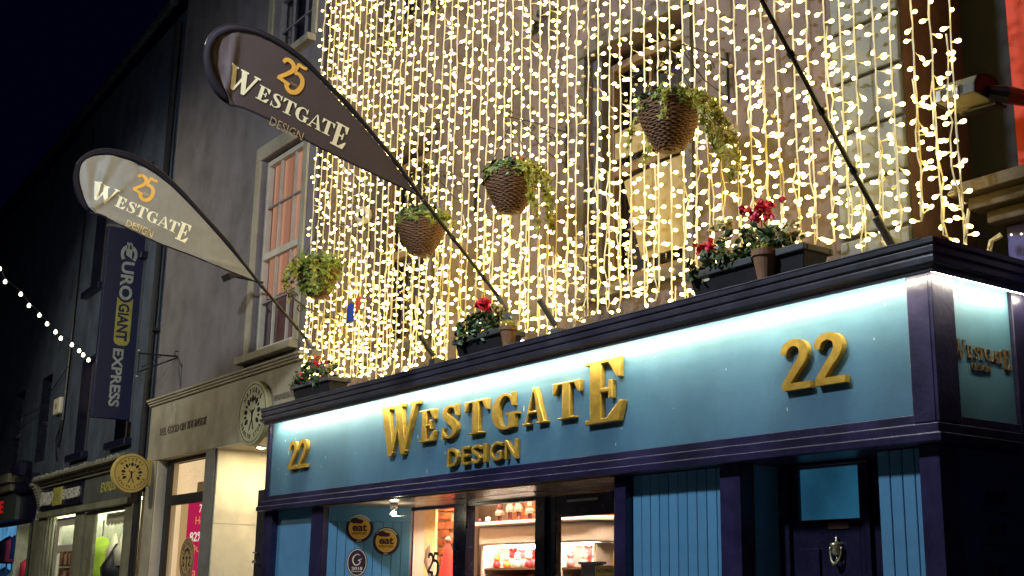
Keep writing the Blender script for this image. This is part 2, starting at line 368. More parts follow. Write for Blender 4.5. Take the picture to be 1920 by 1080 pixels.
# upper sash windows
def sash(parent, x0, x1, z0, z1, y, fm, bars=1, rail=None, name='window', pm=None):
    f = MB(); t = .07
    f.box(x0, x0+t, y-.03, y+.05, z0, z1); f.box(x1-t, x1, y-.03, y+.05, z0, z1); f.box(x0+t, x1-t, y-.03, y+.05, z1-t, z1); f.box(x0+t, x1-t, y-.03, y+.05, z0, z0+t)
    o = part(name, f, fm, parent, bevel=.006)
    rail = rail or (z0 + z1) / 2
    b = MB(); b.box(x0+t, x1-t, y-.035, y+.03, rail-.045, rail+.045); part('meeting_rail', b, fm, o, bevel=.005)
    for i in range(bars):
        xx = x0 + (x1 - x0) * (i + 1) / (bars + 1); b = MB(); b.box(xx-.014, xx+.014, y-.012, y+.02, z0+t, z1-t); part('glazing_bar', b, fm, o)
    for a, c in ((z0+t, rail-.045), (rail+.045, z1-t)):
        p = MB(); p.add([(x0+t, y+.022, a), (x1-t, y+.022, a), (x1-t, y+.022, c), (x0+t, y+.022, c)], [(0, 1, 2, 3)]); part('pane', p, pm or m_pane, o)
    return o
m_darkroom = mat("dark_room", (.03, .022, .02), .9)
m_surround = mat("dark_surround", (.055, .045, .05), .6, var=.3, bump=.1)
for i, h in enumerate(wins):
    o = sash(shop, h[0] + .14, h[1] - .06, h[2] + .05, h[3] - .10, UP + .16, m_timber if i in (0, 1) else m_greyframe, bars=1)
    s = MB(); s.box(h[0] - .06, h[1] + .06, UP - .09, UP + .14, h[2] - .09, h[2] - .002); part('sill', s, m_surround, o, bevel=.01)
    a = MB(); a.box(h[0] - .09, h[0] - .002, UP - .035, UP + .12, h[2], h[3]); a.box(h[1] + .002, h[1] + .09, UP - .035, UP + .12, h[2], h[3]); a.box(h[0] - .11, h[1] + .11, UP - .05, UP + .12, h[3] + .002, h[3] + .16)
    a.box(h[0] + .002, h[0] + .14, UP + .05, UP + .2, h[2], h[3]); part('architrave', a, m_surround, o, bevel=.008)
    b = MB(); b.box(h[0], h[1], UP + .36, UP + .39, h[2], h[3]); part('room_blind' if i != 1 else 'room_backing', b, m_darkroom, o)
# pale boards seen in the nearer window
m_board2 = mat("cream_board", (.24, .18, .085), .6, var=.1)
pb = thing('poster_board', "cream printed boards leaning inside the first floor window behind the lights", 'poster', (-7.3, .70, 4.1))
b = MB(); b.box(-7.42, -7.02, .70, .72, 4.22, 4.98); b.add([(-7.80, .715, 4.95), (-7.44, .715, 4.98), (-7.44, .715, 4.22), (-7.58, .715, 4.22)], [(0, 1, 2, 3)]); part('board', b, m_board2, pb)
b = MB(); b.box(-7.9, -7.02, .70, .72, 5.16, 5.40); part('board', b, m_board2, pb)
t = MB(); f_ = front(.698); write(t, "DIG", lambda u, v, w: f_(-7.475 - (v - 0), 4.28 + u, w), 0, .34, -.05, .05, .0, .003, .03); part('lettering', t, m_black, pb)

# cornice over the sign: one mitred moulding, round the corner
prof = [(.20, 3.480), (.20, 3.448), (.186, 3.444), (.186, 3.438), (.192, 3.434), (.192, 3.398), (.178, 3.392), (.178, 3.384), (.184, 3.380), (.184, 3.345), (.165, 3.338), (.150, 3.325), (.150, 3.302), (.128, 3.302), (.128, 3.376), (.0, 3.376), (.0, 3.49)]
def moulding(prof, xl, xr, yb, side_x, name, m, parent, bev=.004):
    """profile (out, z) run along the front from xl to side_x then back to yb"""
    n = len(prof); mb = MB()
    vs = [(xl, -o, z) for o, z in prof] + [(side_x + o, -o, z) for o, z in prof] + [(side_x + o, yb, z) for o, z in prof]
    fs = [(i, (i+1) % n, n + (i+1) % n, n + i) for i in range(n)] + [(n + i, n + (i+1) % n, 2*n + (i+1) % n, 2*n + i) for i in range(n)] + [tuple(range(n)), tuple(range(2*n, 3*n))[::-1]]
    mb.add(vs, fs); return part(name, mb, m, parent, bevel=bev)
m_corn = mat("cornice_paint", (.045, .041, .062), .34, var=.3, scale=7, bump=.12, bscale=30, dirt=.45)
corn = moulding(prof, -12.92, -4.3, .95, -4.31, 'cornice', m_corn, shop)
ledge = MB(); ledge.box(-12.95, -4.29, .004, UP - .002, 3.40, 3.492); ledge.box(-4.836, -4.29, UP - .002, .95, 3.40, 3.492); part('ledge', ledge, m_lead, shop)
flash = MB()
xs = [-12.92 + i * .08 for i in range(110)]
for a, b_ in zip(xs, xs[1:]):
    h1 = rnd.uniform(.001, .006); flash.box(a, b_, -.205, .05, 3.481, 3.483 + h1)
part('flashing', flash, m_lead, shop)
led = MB(); led.box(-12.90, -4.21, -.125, -.100, 3.318, 3.330); led.box(-4.225, -4.20, -.095, .90, 3.318, 3.330); part('light_strip', led, m_led, shop)
# name board
nb = MB(); nb.box(-13.0, -4.435, .0, .10, 2.556, 3.375); board = part('name_board', nb, m_panel, shop)
XL = [("W", -10.465, -9.780, 2.775, 3.245), ("E", -9.755, -9.476, 2.852, 3.140), ("S", -9.385, -9.107, 2.848, 3.142), ("T", -9.010, -8.670, 2.850, 3.136), ("G", -8.590, -8.231, 2.846, 3.142),
      ("A", -8.160, -7.842, 2.850, 3.142), ("T", -7.758, -7.419, 2.850, 3.136), ("E", -7.354, -6.911, 2.775, 3.246)]
for ch, a, b_, c, d in XL:
    mb = MB(); solid2d(mb, glyph(ch, a, b_, c, d), front(-.002), 0, .043); o = part('letter', mb, m_gold, board); tidy(o, .007)
for ch, a, b_ in (("D", -9.274, -9.103), ("E", -9.045, -8.937), ("S", -8.896, -8.750), ("I", -8.712, -8.672), ("G", -8.617, -8.446), ("N", -8.401, -8.237)):
    mb = MB(); write(mb, ch, front(-.002), a, b_, 2.603, 2.760, 0, .04, .012); o = part('letter', mb, m_gold, board); tidy(o, .004)
for a, c, d, wd in ((-12.48, 2.80, 3.10, .20), (-12.245, 2.80, 3.10, .20), (-5.395, 2.795, 3.108, .225), (-5.125, 2.795, 3.108, .225)):
    mb = MB(); solid2d(mb, glyph('2', a, a + wd + .01, c, d), front(-.002), 0, .040); o = part('numeral', mb, m_gold, board); tidy(o, .006)
sb = MB(); sb.box(-4.42, -4.312, .17, .745, 2.556, 3.375); sboard = part('side_name_board', sb, m_panel, shop)
u = .15; tw = .575
fs_ = side(-4.3105)
sb = MB()
def flat_westgate(mb, fr, u0, v0, wd, hb, hs, d0, d1, warp=None):
    sp = [("W", 0, .24, -.15*hb, hb*.85), ("E", .245, .342, 0, hs), ("S", .357, .442, 0, hs), ("T", .447, .55, 0, hs), ("G", .558, .667, 0, hs), ("A", .668, .785, 0, hs), ("T", .775, .878, 0, hs), ("E", .88, 1.0, -.27*hb, hb*.76)]
    for i, (ch, a, b_, c, d) in enumerate(sp):
        P = glyph(ch, u0 + a*wd, u0 + b_*wd, v0 + c, v0 + d)
        if warp: P = [[warp(*q) for q in p] for p in P]
        solid2d(mb, P, fr, d0, d1)
flat_westgate(sb, fs_, .175, 2.900, .545, .115, .07, 0, .006); write(sb, "DESIGN", fs_, .345, .525, 2.835, 2.872, 0, .006, .01)
part('lettering', sb, m_brownletter, sboard)
# pilasters
p_ = MB(); p_.box(-4.433, -4.285, -.035, .10, 2.505, 3.372); p_.box(-4.314, -4.262, -.030, .165, 2.505, 3.371); part('pilaster', p_, m_plum, shop, bevel=.005)
p_ = MB(); p_.box(-4.36, -4.285, .748, .93, 2.505, 3.372); part('pilaster', p_, m_plum, shop, bevel=.005)
p_ = MB(); p_.box(-13.07, -13.003, -.03, .2, 2.505, 3.40); part('pilaster', p_, m_plum, shop, bevel=.004)
prof2 = [(.0, 2.555), (.022, 2.553), (.022, 2.500), (.062, 2.494), (.062, 2.440), (.105, 2.434), (.105, 2.392), (.085, 2.386), (-.30, 2.386), (-.30, 2.555)]
mb = MB(); n = len(prof2); xr = -4.36
vs = [(-13.10, -o, z) for o, z in prof2] + [(-4.312 + o, -o, z) for o, z in prof2] + [(-4.312 + o, 2.2, z) for o, z in prof2]
fs = [(i, (i+1) % n, n + (i+1) % n, n + i) for i in range(n)] + [(n + i, n + (i+1) % n, 2*n + (i+1) % n, 2*n + i) for i in range(n)] + [tuple(range(n)), tuple(range(2*n, 3*n))[::-1]]
mb.add(vs, fs); part('sign_moulding', mb, m_plum, shop, bevel=.004)
rnd.seed(12); b = MB()
for _ in range(34):
    x = rnd.uniform(-12.9, -4.5); z_ = rnd.uniform(2.58, 3.25); s_ = rnd.uniform(.002, .006); h_ = s_ * rnd.uniform(.8, 4); b.box(x - s_, x + s_, -.0015, .001, z_ - h_, z_ + h_)
part('paint_chips', b, mat('chip_cream', (.5, .48, .42), .7, var=.4), board, kind='stuff')
# ground floor: boarded bays, posts
TOP = 2.384
def boards(name, x0, x1, y, nb_, parent, z0=.12, z1=TOP):
    bk = MB(); bk.box(x0, x1, y + .012, y + .05, z0, z1); root = part(name, bk, m_dark, parent)
    wd = (x1 - x0) / nb_; bm_ = MB(); bm_.box(-wd/2 + .0028, wd/2 - .0028, -.014, .006, z0, z1 - .002); me = mesh("board", bm_, m_board); fixn(me)
    for i in range(nb_):
        o = inst('board', me, root, (x0 + wd * (i + .5), y + rnd.uniform(-.001, .001), 0)); mods(o, .003, 1)
    return root
boards('boarded_panel', -6.915, -5.979, .06, 10, shop); boards('boarded_panel', -4.760, -4.420, .06, 4, shop)
w = MB(); w.box(-12.84, -11.895, .05, .10, .12, TOP); part('plain_panel', w, m_board, shop)
def post(x0, x1, y0, y1, z1=TOP, m=m_plum):
    b = MB(); b.box(x0, x1, y0, y1, .12, z1); return part('post', b, m, shop, bevel=.006)
post(-13.06, -12.845, -.02, .12); post(-11.89, -11.63, -.02, .12); post(-7.045, -6.92, -.02, .30); post(-5.975, -5.79, -.02, .10); post(-4.416, -4.28, -.03, .14)
w = MB(); w.box(-13.06, -4.28, .02, .3, .10, .12); part('plinth', w, m_dark, shop)
# splayed bay with tongued boards on the left of the entrance
A = Vector((-11.63, .05, 0)); B = Vector((-11.04, .66, 0)); dS = (B - A).normalized(); nS = Vector((dS.y, -dS.x, 0)); LS = (B - A).length
def splay(u, v, w): return A + dS * u + nS * w + Vector((0, 0, v))
bk = MB(); bk.extrude(rc(0, .12, LS, TOP), splay, -.05, -.012); sp_ = part('splayed_bay', bk, m_dark, shop)
fz = MB(); fz.extrude(rc(0, 2.235, LS, TOP - .002), splay, -.012, .014); part('frieze_board', fz, m_board, sp_)
nb_ = 9
for i in range(nb_):
    wd = LS / nb_; b = MB(); b.extrude(rc(i*wd + .003, .12, (i+1)*wd - .003, 2.232), splay, -.012, .006); part('board', b, m_board, sp_)
# entrance soffit, window posts, glass, doors
m_soffit = mat("varnished_soffit", (.30, .21, .15), .22, var=.3, scale=3, stretch=(1.2, 14, 14), bump=.08, bscale=20)
so = MB(); so.box(-11.62, -7.0, .304, .78, 2.372, 2.384); so.box(-11.62, -7.05, -.06, .303, 2.374, 2.3845); part('soffit', so, m_soffit, shop)
for x in (-9.62, -8.4):
    s_ = MB(); s_.box(x - .07, x + .07, .30, .325, 2.366, 2.3715); part('soffit_vent', s_, m_black, shop)
m_wood2 = mat("door_paint", (.012, .011, .034), .25, var=.3, bump=.05)
def fr_(name, x0, x1, y0, y1, z0, z1, m=m_wood2): 
    b = MB(); b.box(x0, x1, y0, y1, z0, z1); return part(name, b, m, shop, bevel=.004)
for a, b_ in ((-11.25, -11.15), (-10.25, -10.03), (-8.94, -8.80)): fr_('window_post', a, b_, .66, .76, .5, 2.372)
fr_('window_head', -11.15, -10.25, .67, .75, 2.345, 2.372); fr_('window_head', -10.03, -8.94, .67, .75, 2.345, 2.372); fr_('stall_riser', -11.25, -8.8, .66, .76, .12, .5)
for a, b_ in ((-11.15, -10.25), (-10.03, -8.94)):
    p = MB(); p.add([(a, .715, .5), (b_, .715, .5), (b_, .715, 2.345), (a, .715, 2.345)], [(0, 1, 2, 3)]); part('shop_pane', p, m_pane, shop)
d = MB(); d.box(-8.79, -8.665, .68, .74, .13, 2.37); d.box(-7.90, -7.2, .68, .74, .13, 2.37); d.box(-8.665, -7.90, .68, .74, 2.19, 2.37); d.box(-8.665, -7.9, .68, .74, .13, .4)
door = part('shop_door', d, m_wood2, shop, bevel=.005)
p = MB(); p.add([(-8.665, .71, .4), (-7.9, .71, .4), (-7.9, .71, 2.19), (-8.665, .71, 2.19)], [(0, 1, 2, 3)]); part('pane', p, m_pane, door)
h_ = MB(); h_.box(-8.5, -8.1, .67, .678, 2.31, 2.33); part('door_closer', h_, m_steel, door)
# private door with knocker
rt = MB(); rt.box(-5.79, -5.775, .10, .34, .12, TOP); part('door_reveal', rt, m_board, shop)
d = MB(); d.box(-5.775, -5.60, .30, .36, .12, TOP); d.box(-5.12, -4.76, .30, .36, .12, TOP); d.box(-5.60, -5.12, .30, .36, 2.352, TOP); d.box(-5.60, -5.12, .30, .36, 1.15, 2.035)
d.box(-5.70, -5.66, .27, .31, .12, 2.36); d.box(-5.06, -5.02, .27, .31, .12, 2.36); d.box(-5.70, -5.02, .272, .31, 2.362, 2.382)
d.box(-5.60, -5.43, .282, .30, 1.2, 1.86); d.box(-5.09, -5.07, .282, .3, 1.2, 2.3)
pd = part('front_door', d, m_wood2, shop, bevel=.004)
m_frost = glow("glowing_door_glass", (.035, .20, .36), .30, .5, 2.2)  # pane glows by itself; its teal gleam is put into the material
p = MB(); p.box(-5.60, -5.12, .325, .335, 2.035, 2.352); part('pane', p, m_frost, pd)
p = MB(); p.box(-5.36, -5.20, .292, .299, 1.975, 2.015); part('name_plate', p, mat("copper_plate", (.16, .075, .07), .4, metal=.5), pd)
k = MB(); k.lathe([(0, .13), (.008, .12), (.012, .09), (.02, .07), (.055, .06), (.06, .035), (.045, .02), (.04, .0), (.05, -.02), (.028, -.05), (.0, -.06)], (-5.29, .285, 1.84), 14)
k_n = len(k.v)
pts = [(-5.29 + .068 * math.cos(a), .262 + .01 * math.cos(2*a), 1.865 + (.15 * math.sin(a) if math.sin(a) < 0 else .02 * math.sin(a))) for a in [R(175 + i * 190 / 16) for i in range(17)]]
k.tube(pts, .0095, 8); k.lathe([(0, -.022), (.02, -.014), (.026, 0), (.02, .014), (0, .022)], (-5.30, .262, 1.715), 12); k.lathe([(0, 0), (.012, .01), (.006, .04), (0, .05)], (-5.272, .262, 1.73), 8)
k.v = [(-5.29 + (x + 5.29) * .66, .29 + (y - .29) * .8, 1.835 + (z_ - 1.82) * .66) for x, y, z_ in k.v]
part('knocker', k, m_brass, pd, smooth=True)
# side wall of the shopfront with its faint notice
w = MB(); w.box(-4.42, -4.318, .145, 2.2, .12, 2.384); w.box(-4.32, -4.30, .30, 2.1, 2.26, 2.384); w.box(-4.32, -4.30, .145, .30, .12, 2.384)
sdw = part('side_panel', w, mat("navy_gloss", (.018, .028, .13), .3, var=.2, bump=.05), shop, bevel=.004)
t = MB(); f2 = side(-4.3175)
write(t, "SHOP", f2, .40, .60, 2.08, 2.16, 0, .004, .02); write(t, "EAT", f2, .42, .57, 1.90, 1.98, 0, .004, .02); write(t, "ENJOY", f2, .37, .64, 1.68, 1.76, 0, .004, .02)
part('lettering', t, m_liner, sdw)
for zz in (2.04, 1.86): 
    t = MB(); t.box(-4.3175, -4.3145, .34, .66, zz, zz + .006); part('rule', t, m_liner, sdw)
# small lamp in the soffit corner
ll = thing('soffit_lamp', "small lit spot lamp at the soffit corner beside the round stickers", 'lamp', (-10.55, .18, 2.37))
k = MB(); k.lathe([(.0, 0), (.035, 0), (.04, -.03), (.02, -.06), (.02, -.075)], (-10.55, .18, 2.37), 12); part('housing', k, m_steel, ll)
k = MB(); k.lathe([(.0, .0), (.022, -.004), (.020, -.03), (0, -.045)], (-10.55, .18, 2.293), 12); part('bulb', k, glow("spot_bulb", (1, .92, .62), 330), ll)
k = MB(); k.tube([(-10.60, .16, 2.27), (-10.52, .22, 2.25), (-10.46, .26, 2.25)], .006, 6); part('arm', k, m_steel, ll)
# round stickers on the splayed bay
m_y = mat("yellow_print", (.72, .42, .05), .4, var=.08); m_pl = mat("plum_print", (.035, .012, .03), .35, var=.1); m_wh = mat("cream_print", (.72, .66, .50), .45, var=.06)
def sticker(cu, cv, rad, lab, year):
    s = thing('round_sticker', lab, 'sticker', splay(cu, cv, .008), 'round food award stickers')
    b = MB(); b.extrude(circ(cu, cv, rad), splay, .0075, .012); part('disc', b, m_pl, s)
    b = MB(); b.extrude(circ(cu, cv, rad * .76), splay, .012, .014); part('face', b, m_y, s)
    b = MB(); b.extrude(circ(cu - .35*rad, cv + .52*rad, .34*rad, .20*rad, 20), splay, .0143, .0149); b.extrude(circ(cu - .02*rad, cv + .46*rad, .30*rad, .15*rad, 20), splay, .0145, .0153)
    write(b, "eat", splay, cu - .52*rad, cu + .55*rad, cv - .22*rad, cv + .28*rad, .014, .0155, .035); write(b, "WEXFORD", splay, cu - .55*rad, cu + .55*rad, cv - .46*rad, cv - .28*rad, .014, .0155, .02)
    part('print', b, m_pl, s)
    b = MB(); write(b, year, splay, cu - .16*rad, cu + .16*rad, cv - .94*rad, cv - .82*rad, .012, .0145, .01); ring(b, splay, cu, cv, rad*.78, rad*.78, rad*.025, .012, .0146)
    for i in range(16):
        a = R(35 + i * 7); c = (cu + math.cos(a) * rad * .88, cv + math.sin(a) * rad * .88); b.extrude([(c[0] + q[0]*.006, c[1] + q[1]*.006) for q in ((-1,-1),(1,-1),(1,1),(-1,1))], splay, .012, .0142)
    part('rim_print', b, m_wh, s)
sticker(.325, 2.17, .142, "round yellow eat sticker with plum rim, the higher of the pair", "2019")
sticker(.605, 2.045, .138, "round yellow eat sticker with plum rim, lower one next to the window post", "2020")
s = thing('oval_sticker', "dark oval 2018 sticker with a looped letter below the eat sticker", 'sticker', splay(.315, 1.84, .008))
b = MB(); b.extrude(circ(.315, 1.835, .105, .135), splay, .0075, .012); part('disc', b, m_pl, s)
b = MB(); ring(b, splay, .315, 1.835, .098, .128, .006, .012, .0145); solid2d(b, [[(.315 + (x-.5)*.11, 1.86 + (y-.5)*.11) for x, y in q] for q in ribbon([(.75,.9,.05),(.5,1,.07),(.2,.8,.1),(.1,.45,.1),(.3,.08,.09),(.65,.1,.08),(.8,.4,.07),(.6,.45,.06),(.95,.62,.05)])], splay, .012, .0146)
write(b, "2018", splay, .262, .372, 1.762, 1.792, .012, .0146, .012); b.extrude(rc(.262, 1.745, .372, 1.750), splay, .012, .0146); part('print', b, m_wh, s)
# ---------------------------------------------------------------- curtain of fairy lights
def bulbmesh(mb, M=None):
    b = MB(); b.lathe([(.0082, .0), (.0132, .012), (.0138, .026), (.009, .036), (0, .039)], (0, 0, 0), 6)
    if M is None: return mb.add(b.v, b.f)
    return mb.add([M @ Vector(p) for p in b.v], b.f)
bme = mesh("bulb", bulbmesh(MB()).lathe([(.0042, -.026), (.0068, -.01), (.0072, -.0005)], (0, 0, 0), 5), m_bulb, smooth=True); bme.materials.append(m_base)
for p_ in bme.polygons:
    if p_.center.z < -.0002: p_.material_index = 1
bme_off = mesh("bulb", bulbmesh(MB()), m_bulb_off, smooth=True)
YC = .47
ORD = "first second third fourth fifth sixth seventh eighth ninth tenth eleventh twelfth thirteenth fourteenth fifteenth sixteenth seventeenth eighteenth nineteenth twentieth".split()
def curtain_y(x, z): return YC + .012 * math.sin(x * 2.1 + z * .5)
def patchy(x, z): return math.sin(2.3 * x - z * 2.9 + 1) * math.sin(1.6 * x + 1.9 * z) + .5 * math.sin(5 * x + 3 * z)
def zrot(d): return Vector(d).to_track_quat('Z', 'Y')
NS = 63
def light_string(i, X):
    last = X > -4.48
    first = i == 0
    unlit = i == 37
    if i < 20: lab = "fairy light string on the shop wall, %s from the curtain's left edge" % ORD[i]
    elif i < 37: lab = "lit fairy light string, %s to the left of the unlit string" % ORD[36 - i]
    elif i < 50: lab = "lit fairy light string, %s to the right of the unlit string" % ORD[i - 38]
    else: lab = "fairy light string near the floodlight, %s from the curtain's right edge" % ORD[NS - 1 - i]
    if first: lab = "leftmost fairy light string, hanging by the grey neighbouring facade"
    if last: lab = "outer fairy light string hanging round the corner beside the floodlight"
    if unlit: lab = "fairy light string with its bulbs out, right of the wall centre"
    zb = 3.72 + rnd.uniform(-.10, .13); zt = 9.9 if X < -6 else 8.6
    if X > -4.5: zb = 3.62
    sw = [rnd.uniform(0, 6.3), rnd.uniform(.5, 1.1), rnd.uniform(.02, .075), rnd.uniform(-.03, .03)]
    st = thing('light_string', lab, 'fairy lights', (X, YC, zt), 'fairy light strings of the curtain')
    wm = MB(); places = []
    def strand(z0, z1, x, y, wob, ph):
        pts = []; z = z0; k = 0; xo = 0; side_ = 1 if rnd.random() < .5 else -1
        while z > z1:
            xo = xo * .8 + rnd.gauss(0, wob)
            p = Vector((x + xo, curtain_y(x, z) + (y - YC) + rnd.gauss(0, wob), z)); pts.append(p)
            if k:
                a = rnd.uniform(-.9, .9); d = Vector((side_ * math.cos(a), math.sin(a) * (1 if rnd.random() < .35 else -1), rnd.uniform(-.45, .25))).normalized(); side_ = -side_
                if rnd.random() < .25: side_ = -side_
                ln_ = rnd.uniform(.022, .036)
                if patchy(x, z) > .30 and rnd.random() < .38: d = Vector((rnd.gauss(0, .5), 1, rnd.gauss(0, .5))).normalized(); ln_ = rnd.uniform(.045, .07)
                q = p + d * ln_; places.append((q, d)); wm.tube([p, q - d * .02], [.0035, .0042], 4, False)
            z -= rnd.uniform(.078, .104); k += 1
        return pts
    p1 = strand(zt, zb, X, YC, .0028, 0)
    zl = zb + rnd.uniform(.75, 1.55) if rnd.random() < .92 else zb + .2
    p2 = strand(zl, zb - .02, X + rnd.uniform(-.03, .03), YC + rnd.uniform(-.02, .025), .010, 1)
    allp = p1 + p2[::-1]
    wm.tube(allp, .0060, 4)
    wm.tube([p + Vector((.005 * math.sin(k * 1.3), .005 * math.cos(k * 1.3), .03)) for k, p in enumerate(p1)], .0040, 3)
    part('cable', wm, m_wire, st)
    if X > -6.3:
        for q, d in places:
            inst('bulb', bme_off if unlit or rnd.random() < .02 else bme, st, q, zrot(d))
    else:
        bm_ = MB()
        for q, d in places:
            if unlit: inst('bulb', bme_off, st, q, zrot(d))
            else: bulbmesh(bm_, Matrix.Translation(q) @ zrot(d).to_matrix().to_4x4())
        if bm_.v: part('bulbs', bm_, m_bulb, st, smooth=True, kind='stuff')
        bb_ = MB()
        for q, d in places:
            if not unlit: bb_.tube([q - d * .026, q], [.0042, .0070], 4, False)
        if bb_.v: part('bulb_bases', bb_, m_base, st, kind='stuff')
for i in range(NS):
    X = -13.30 + (13.30 - 4.37) * i / (NS - 1) + (rnd.uniform(-.018, .018) if 0 < i < NS - 1 else 0)
    light_string(i, X)
sp_w = MB(); sp_w.tube([(-13.4, YC, 9.93), (-9, YC, 9.9), (-6, YC, 9.92)], .006, 5); sp_w.tube([(-6, YC, 8.63), (-4.15, YC, 8.62)], .006, 5)
solo('support_wire', sp_w, m_black, "steel wire the fairy light strings hang from, high on the wall", 'wire', (-9, YC, 9.9))

# ---------------------------------------------------------------- plants
def leafmesh(mb, c, nrm, up, s, kind='ivy'):
    z = Vector(nrm).normalized(); x = z.cross(Vector(up)); x = x.normalized() if x.length > .01 else Vector((1, 0, 0)); y = z.cross(x)
    P = {'ivy': [(0, -.1), (.45, -.35), (.32, .12), (.75, .35), (.25, .45), (0, 1.0), (-.25, .45), (-.75, .35), (-.32, .12), (-.45, -.35)],
         'oval': [(0, -.5), (.3, -.2), (.36, .2), (0, .75), (-.36, .2), (-.3, -.2)], 'petal': [(0, -.3), (.5, 0), (.35, .6), (-.35, .6), (-.5, 0)]}[kind]
    c = Vector(c); n = len(P); vs = [c + z * .12 * s] + [c + x * a * s + y * b * s - z * (.12 * s * abs(a)) for a, b in P]
    return mb.add(vs, [(0, 1 + i, 1 + (i + 1) % n) for i in range(n)])
def rdir(up=0.):
    v = Vector((rnd.gauss(0, 1), rnd.gauss(0, 1), rnd.gauss(0, 1) + up)); return v.normalized()
def clump(mb, c, rad, n, s, kind, sq=.6, up=.5):
    for _ in range(n):
        d = rdir(.4); p = Vector(c) + Vector((d.x * rad, d.y * rad, d.z * rad * sq)) * rnd.uniform(.55, 1.05)
        leafmesh(mb, p, (d + rdir(.3) * .8), rdir(), s * rnd.uniform(.6, 1.2), kind)
def basket(X, zc, Rr, lab, ivy, flowers, cover, trail, seed):
    rnd.seed(seed); y = 0.0; zr = zc + .15; h = .32
    t = thing('hanging_basket', lab, 'hanging basket', (X, y, zc - .17), 'hanging baskets along the wall')
    b = MB(); rows = 22
    for j in range(rows):
        f = j / (rows - 1); rad = Rr * (.44 + .56 * math.sin(f * math.pi / 2) ** .95); z = zr - h + h * f; pts = []
        for k in range(65):
            a = 2 * math.pi * k / 64; r2 = rad + .0062 * math.cos(16 * a + (math.pi if j % 2 else 0)); pts.append((X + r2 * math.cos(a), y + r2 * math.sin(a), z + rnd.uniform(-.002, .002)))
        b.tube(pts, .0085, 5, False)
    b.lathe([(0, zr - h - .006), (Rr * .26, zr - h - .008), (Rr * .44, zr - h)], (X, y, 0), 24)
    for k in range(3):
        b.lathe([(Rr * (.08 + .11 * k), zr - h - .012), (Rr * (.12 + .11 * k), zr - h - .016), (Rr * (.16 + .11 * k), zr - h - .010)], (X, y, 0), 24)
    part('wicker_bowl', b, m_wicker, t, smooth=True)
    b = MB(); b.lathe([(Rr * .38, zr - h + .01), (Rr * .66, zr - h * .6), (Rr * .9, zr - .03), (Rr * .6, zr - .02), (0, zr)], (X, y, 0), 24); part('liner', b, m_liner, t)
    b = MB(); a = zr + .48
    for k in range(3):
        th = 2 * math.pi * k / 3 + .4; b.tube([(X + Rr * math.cos(th), y + Rr * math.sin(th), zr), (X, y, a)], .004, 5)
    part('chain', b, m_black, t)
    b = MB(); clump(b, (X, y, zr + .02), Rr * 1.0, 330, .055, 'oval', .5); part('foliage', b, m_leafdark, t, kind='stuff')
    b = MB()
    for _ in range(ivy):
        th = rnd.uniform(0, 2 * math.pi); p = (X + Rr * 1.02 * math.cos(th), y + Rr * 1.02 * math.sin(th), zr + rnd.uniform(-.06, .05)); leafmesh(b, p, Vector((math.cos(th), math.sin(th), .6)) + rdir() * .6, rdir(), rnd.uniform(.04, .068))
    if cover:
        for _ in range(cover):
            th = rnd.uniform(-2.6, .9); f = rnd.uniform(0, 1) ** 1.2; rad = Rr * (1.12 - .38 * f) * rnd.uniform(.92, 1.22); leafmesh(b, (X + rad * math.cos(th), y + rad * math.sin(th), zr + .07 - f * .36 + rnd.uniform(-.03, .05)), Vector((math.cos(th), math.sin(th), .3)) + rdir() * .5, rdir(), rnd.uniform(.04, .068))
    part('ivy', b, m_leafivy, t, kind='stuff')
    if trail:
        b = MB()
        for th, ln, sway in trail:
            p = Vector((X + Rr * math.cos(th), y + Rr * math.sin(th), zr + .03)); pts = [p.copy()]
            d = Vector((math.cos(th), math.sin(th), .35)); n = int(ln / .035)
            for k in range(n):
                d = (d * .82 + Vector((sway * .10, 0, -.34)) + rdir() * .10); d = d.normalized() if d.length > 0 else d; p = p + d * .035; pts.append(p.copy())
                for _ in range(2): leafmesh(b, p + rdir() * .022, rdir(.2) + Vector((.5, -.6, 0)), rdir(), rnd.uniform(.032, .058))
            b.tube(pts, .0035, 4)
        part('trailing_ivy', b, m_leafyellow, t, kind='stuff')
    for fm, n, off in flowers:
        b = MB()
        for _ in range(n):
            d = rdir(1.2); p = Vector((X + off[0], y + off[1], zr + .07)) + Vector((d.x * .11, d.y * .11, abs(d.z) * .045))
            for k in range(5): leafmesh(b, p + rdir() * .012, rdir(.3) + Vector((.3, -.5, 0)), rdir(), .032, 'petal')
        part('flowers', b, fm, t, kind='stuff')
    # wall bracket: thing of its own
    zb = zr + .52
    w = thing('wall_bracket', lab_b, 'bracket', (X, .58, zb - .2), 'scroll brackets carrying the baskets')
    b = MB(); b.box(X - .012, X + .012, .575, .598, zb - .34, zb + .06); b.tube([(X, .58, zb), (X, .28, zb + .012), (X, -.03, zb)], .006, 5); b.tube([(X, .58, zb - .30), (X, .35, zb - .22), (X, .16, zb - .06), (X, .10, zb - .005)], .005, 5)
    for cy_, cz, r_ in ((-.035, zb + .035, .036), (.40, zb - .10, .06), (.22, zb - .045, .03)):
        b.tube([(X, cy_ + r_ * (1 - k/30) * math.cos(k * .42), cz + r_ * (1 - k/30) * math.sin(k * .42)) for k in range(20)], .0045, 5)
    b.tube([(X, -.012, zb - .005), (X, -.003, zb - .04)], .004, 5)
    part('iron_scroll', b, m_black, w)
lab_b = "black iron scroll bracket above the largest, nearest basket"
basket(-6.43, 4.86, .222, "largest wicker basket with purple pansies and long yellow trailing ivy", 70, [(m_purple, 26, (-.05, 0))], 0, [(.1, .55, 1.6), (-.35, .75, 1.4), (.35, .65, 1.8), (-.9, .35, .3), (2.7, .45, -.5), (3.3, .35, -.5), (-.05, .9, 1.2), (.9, .7, .8), (-.2, .8, 2.0)], 5)
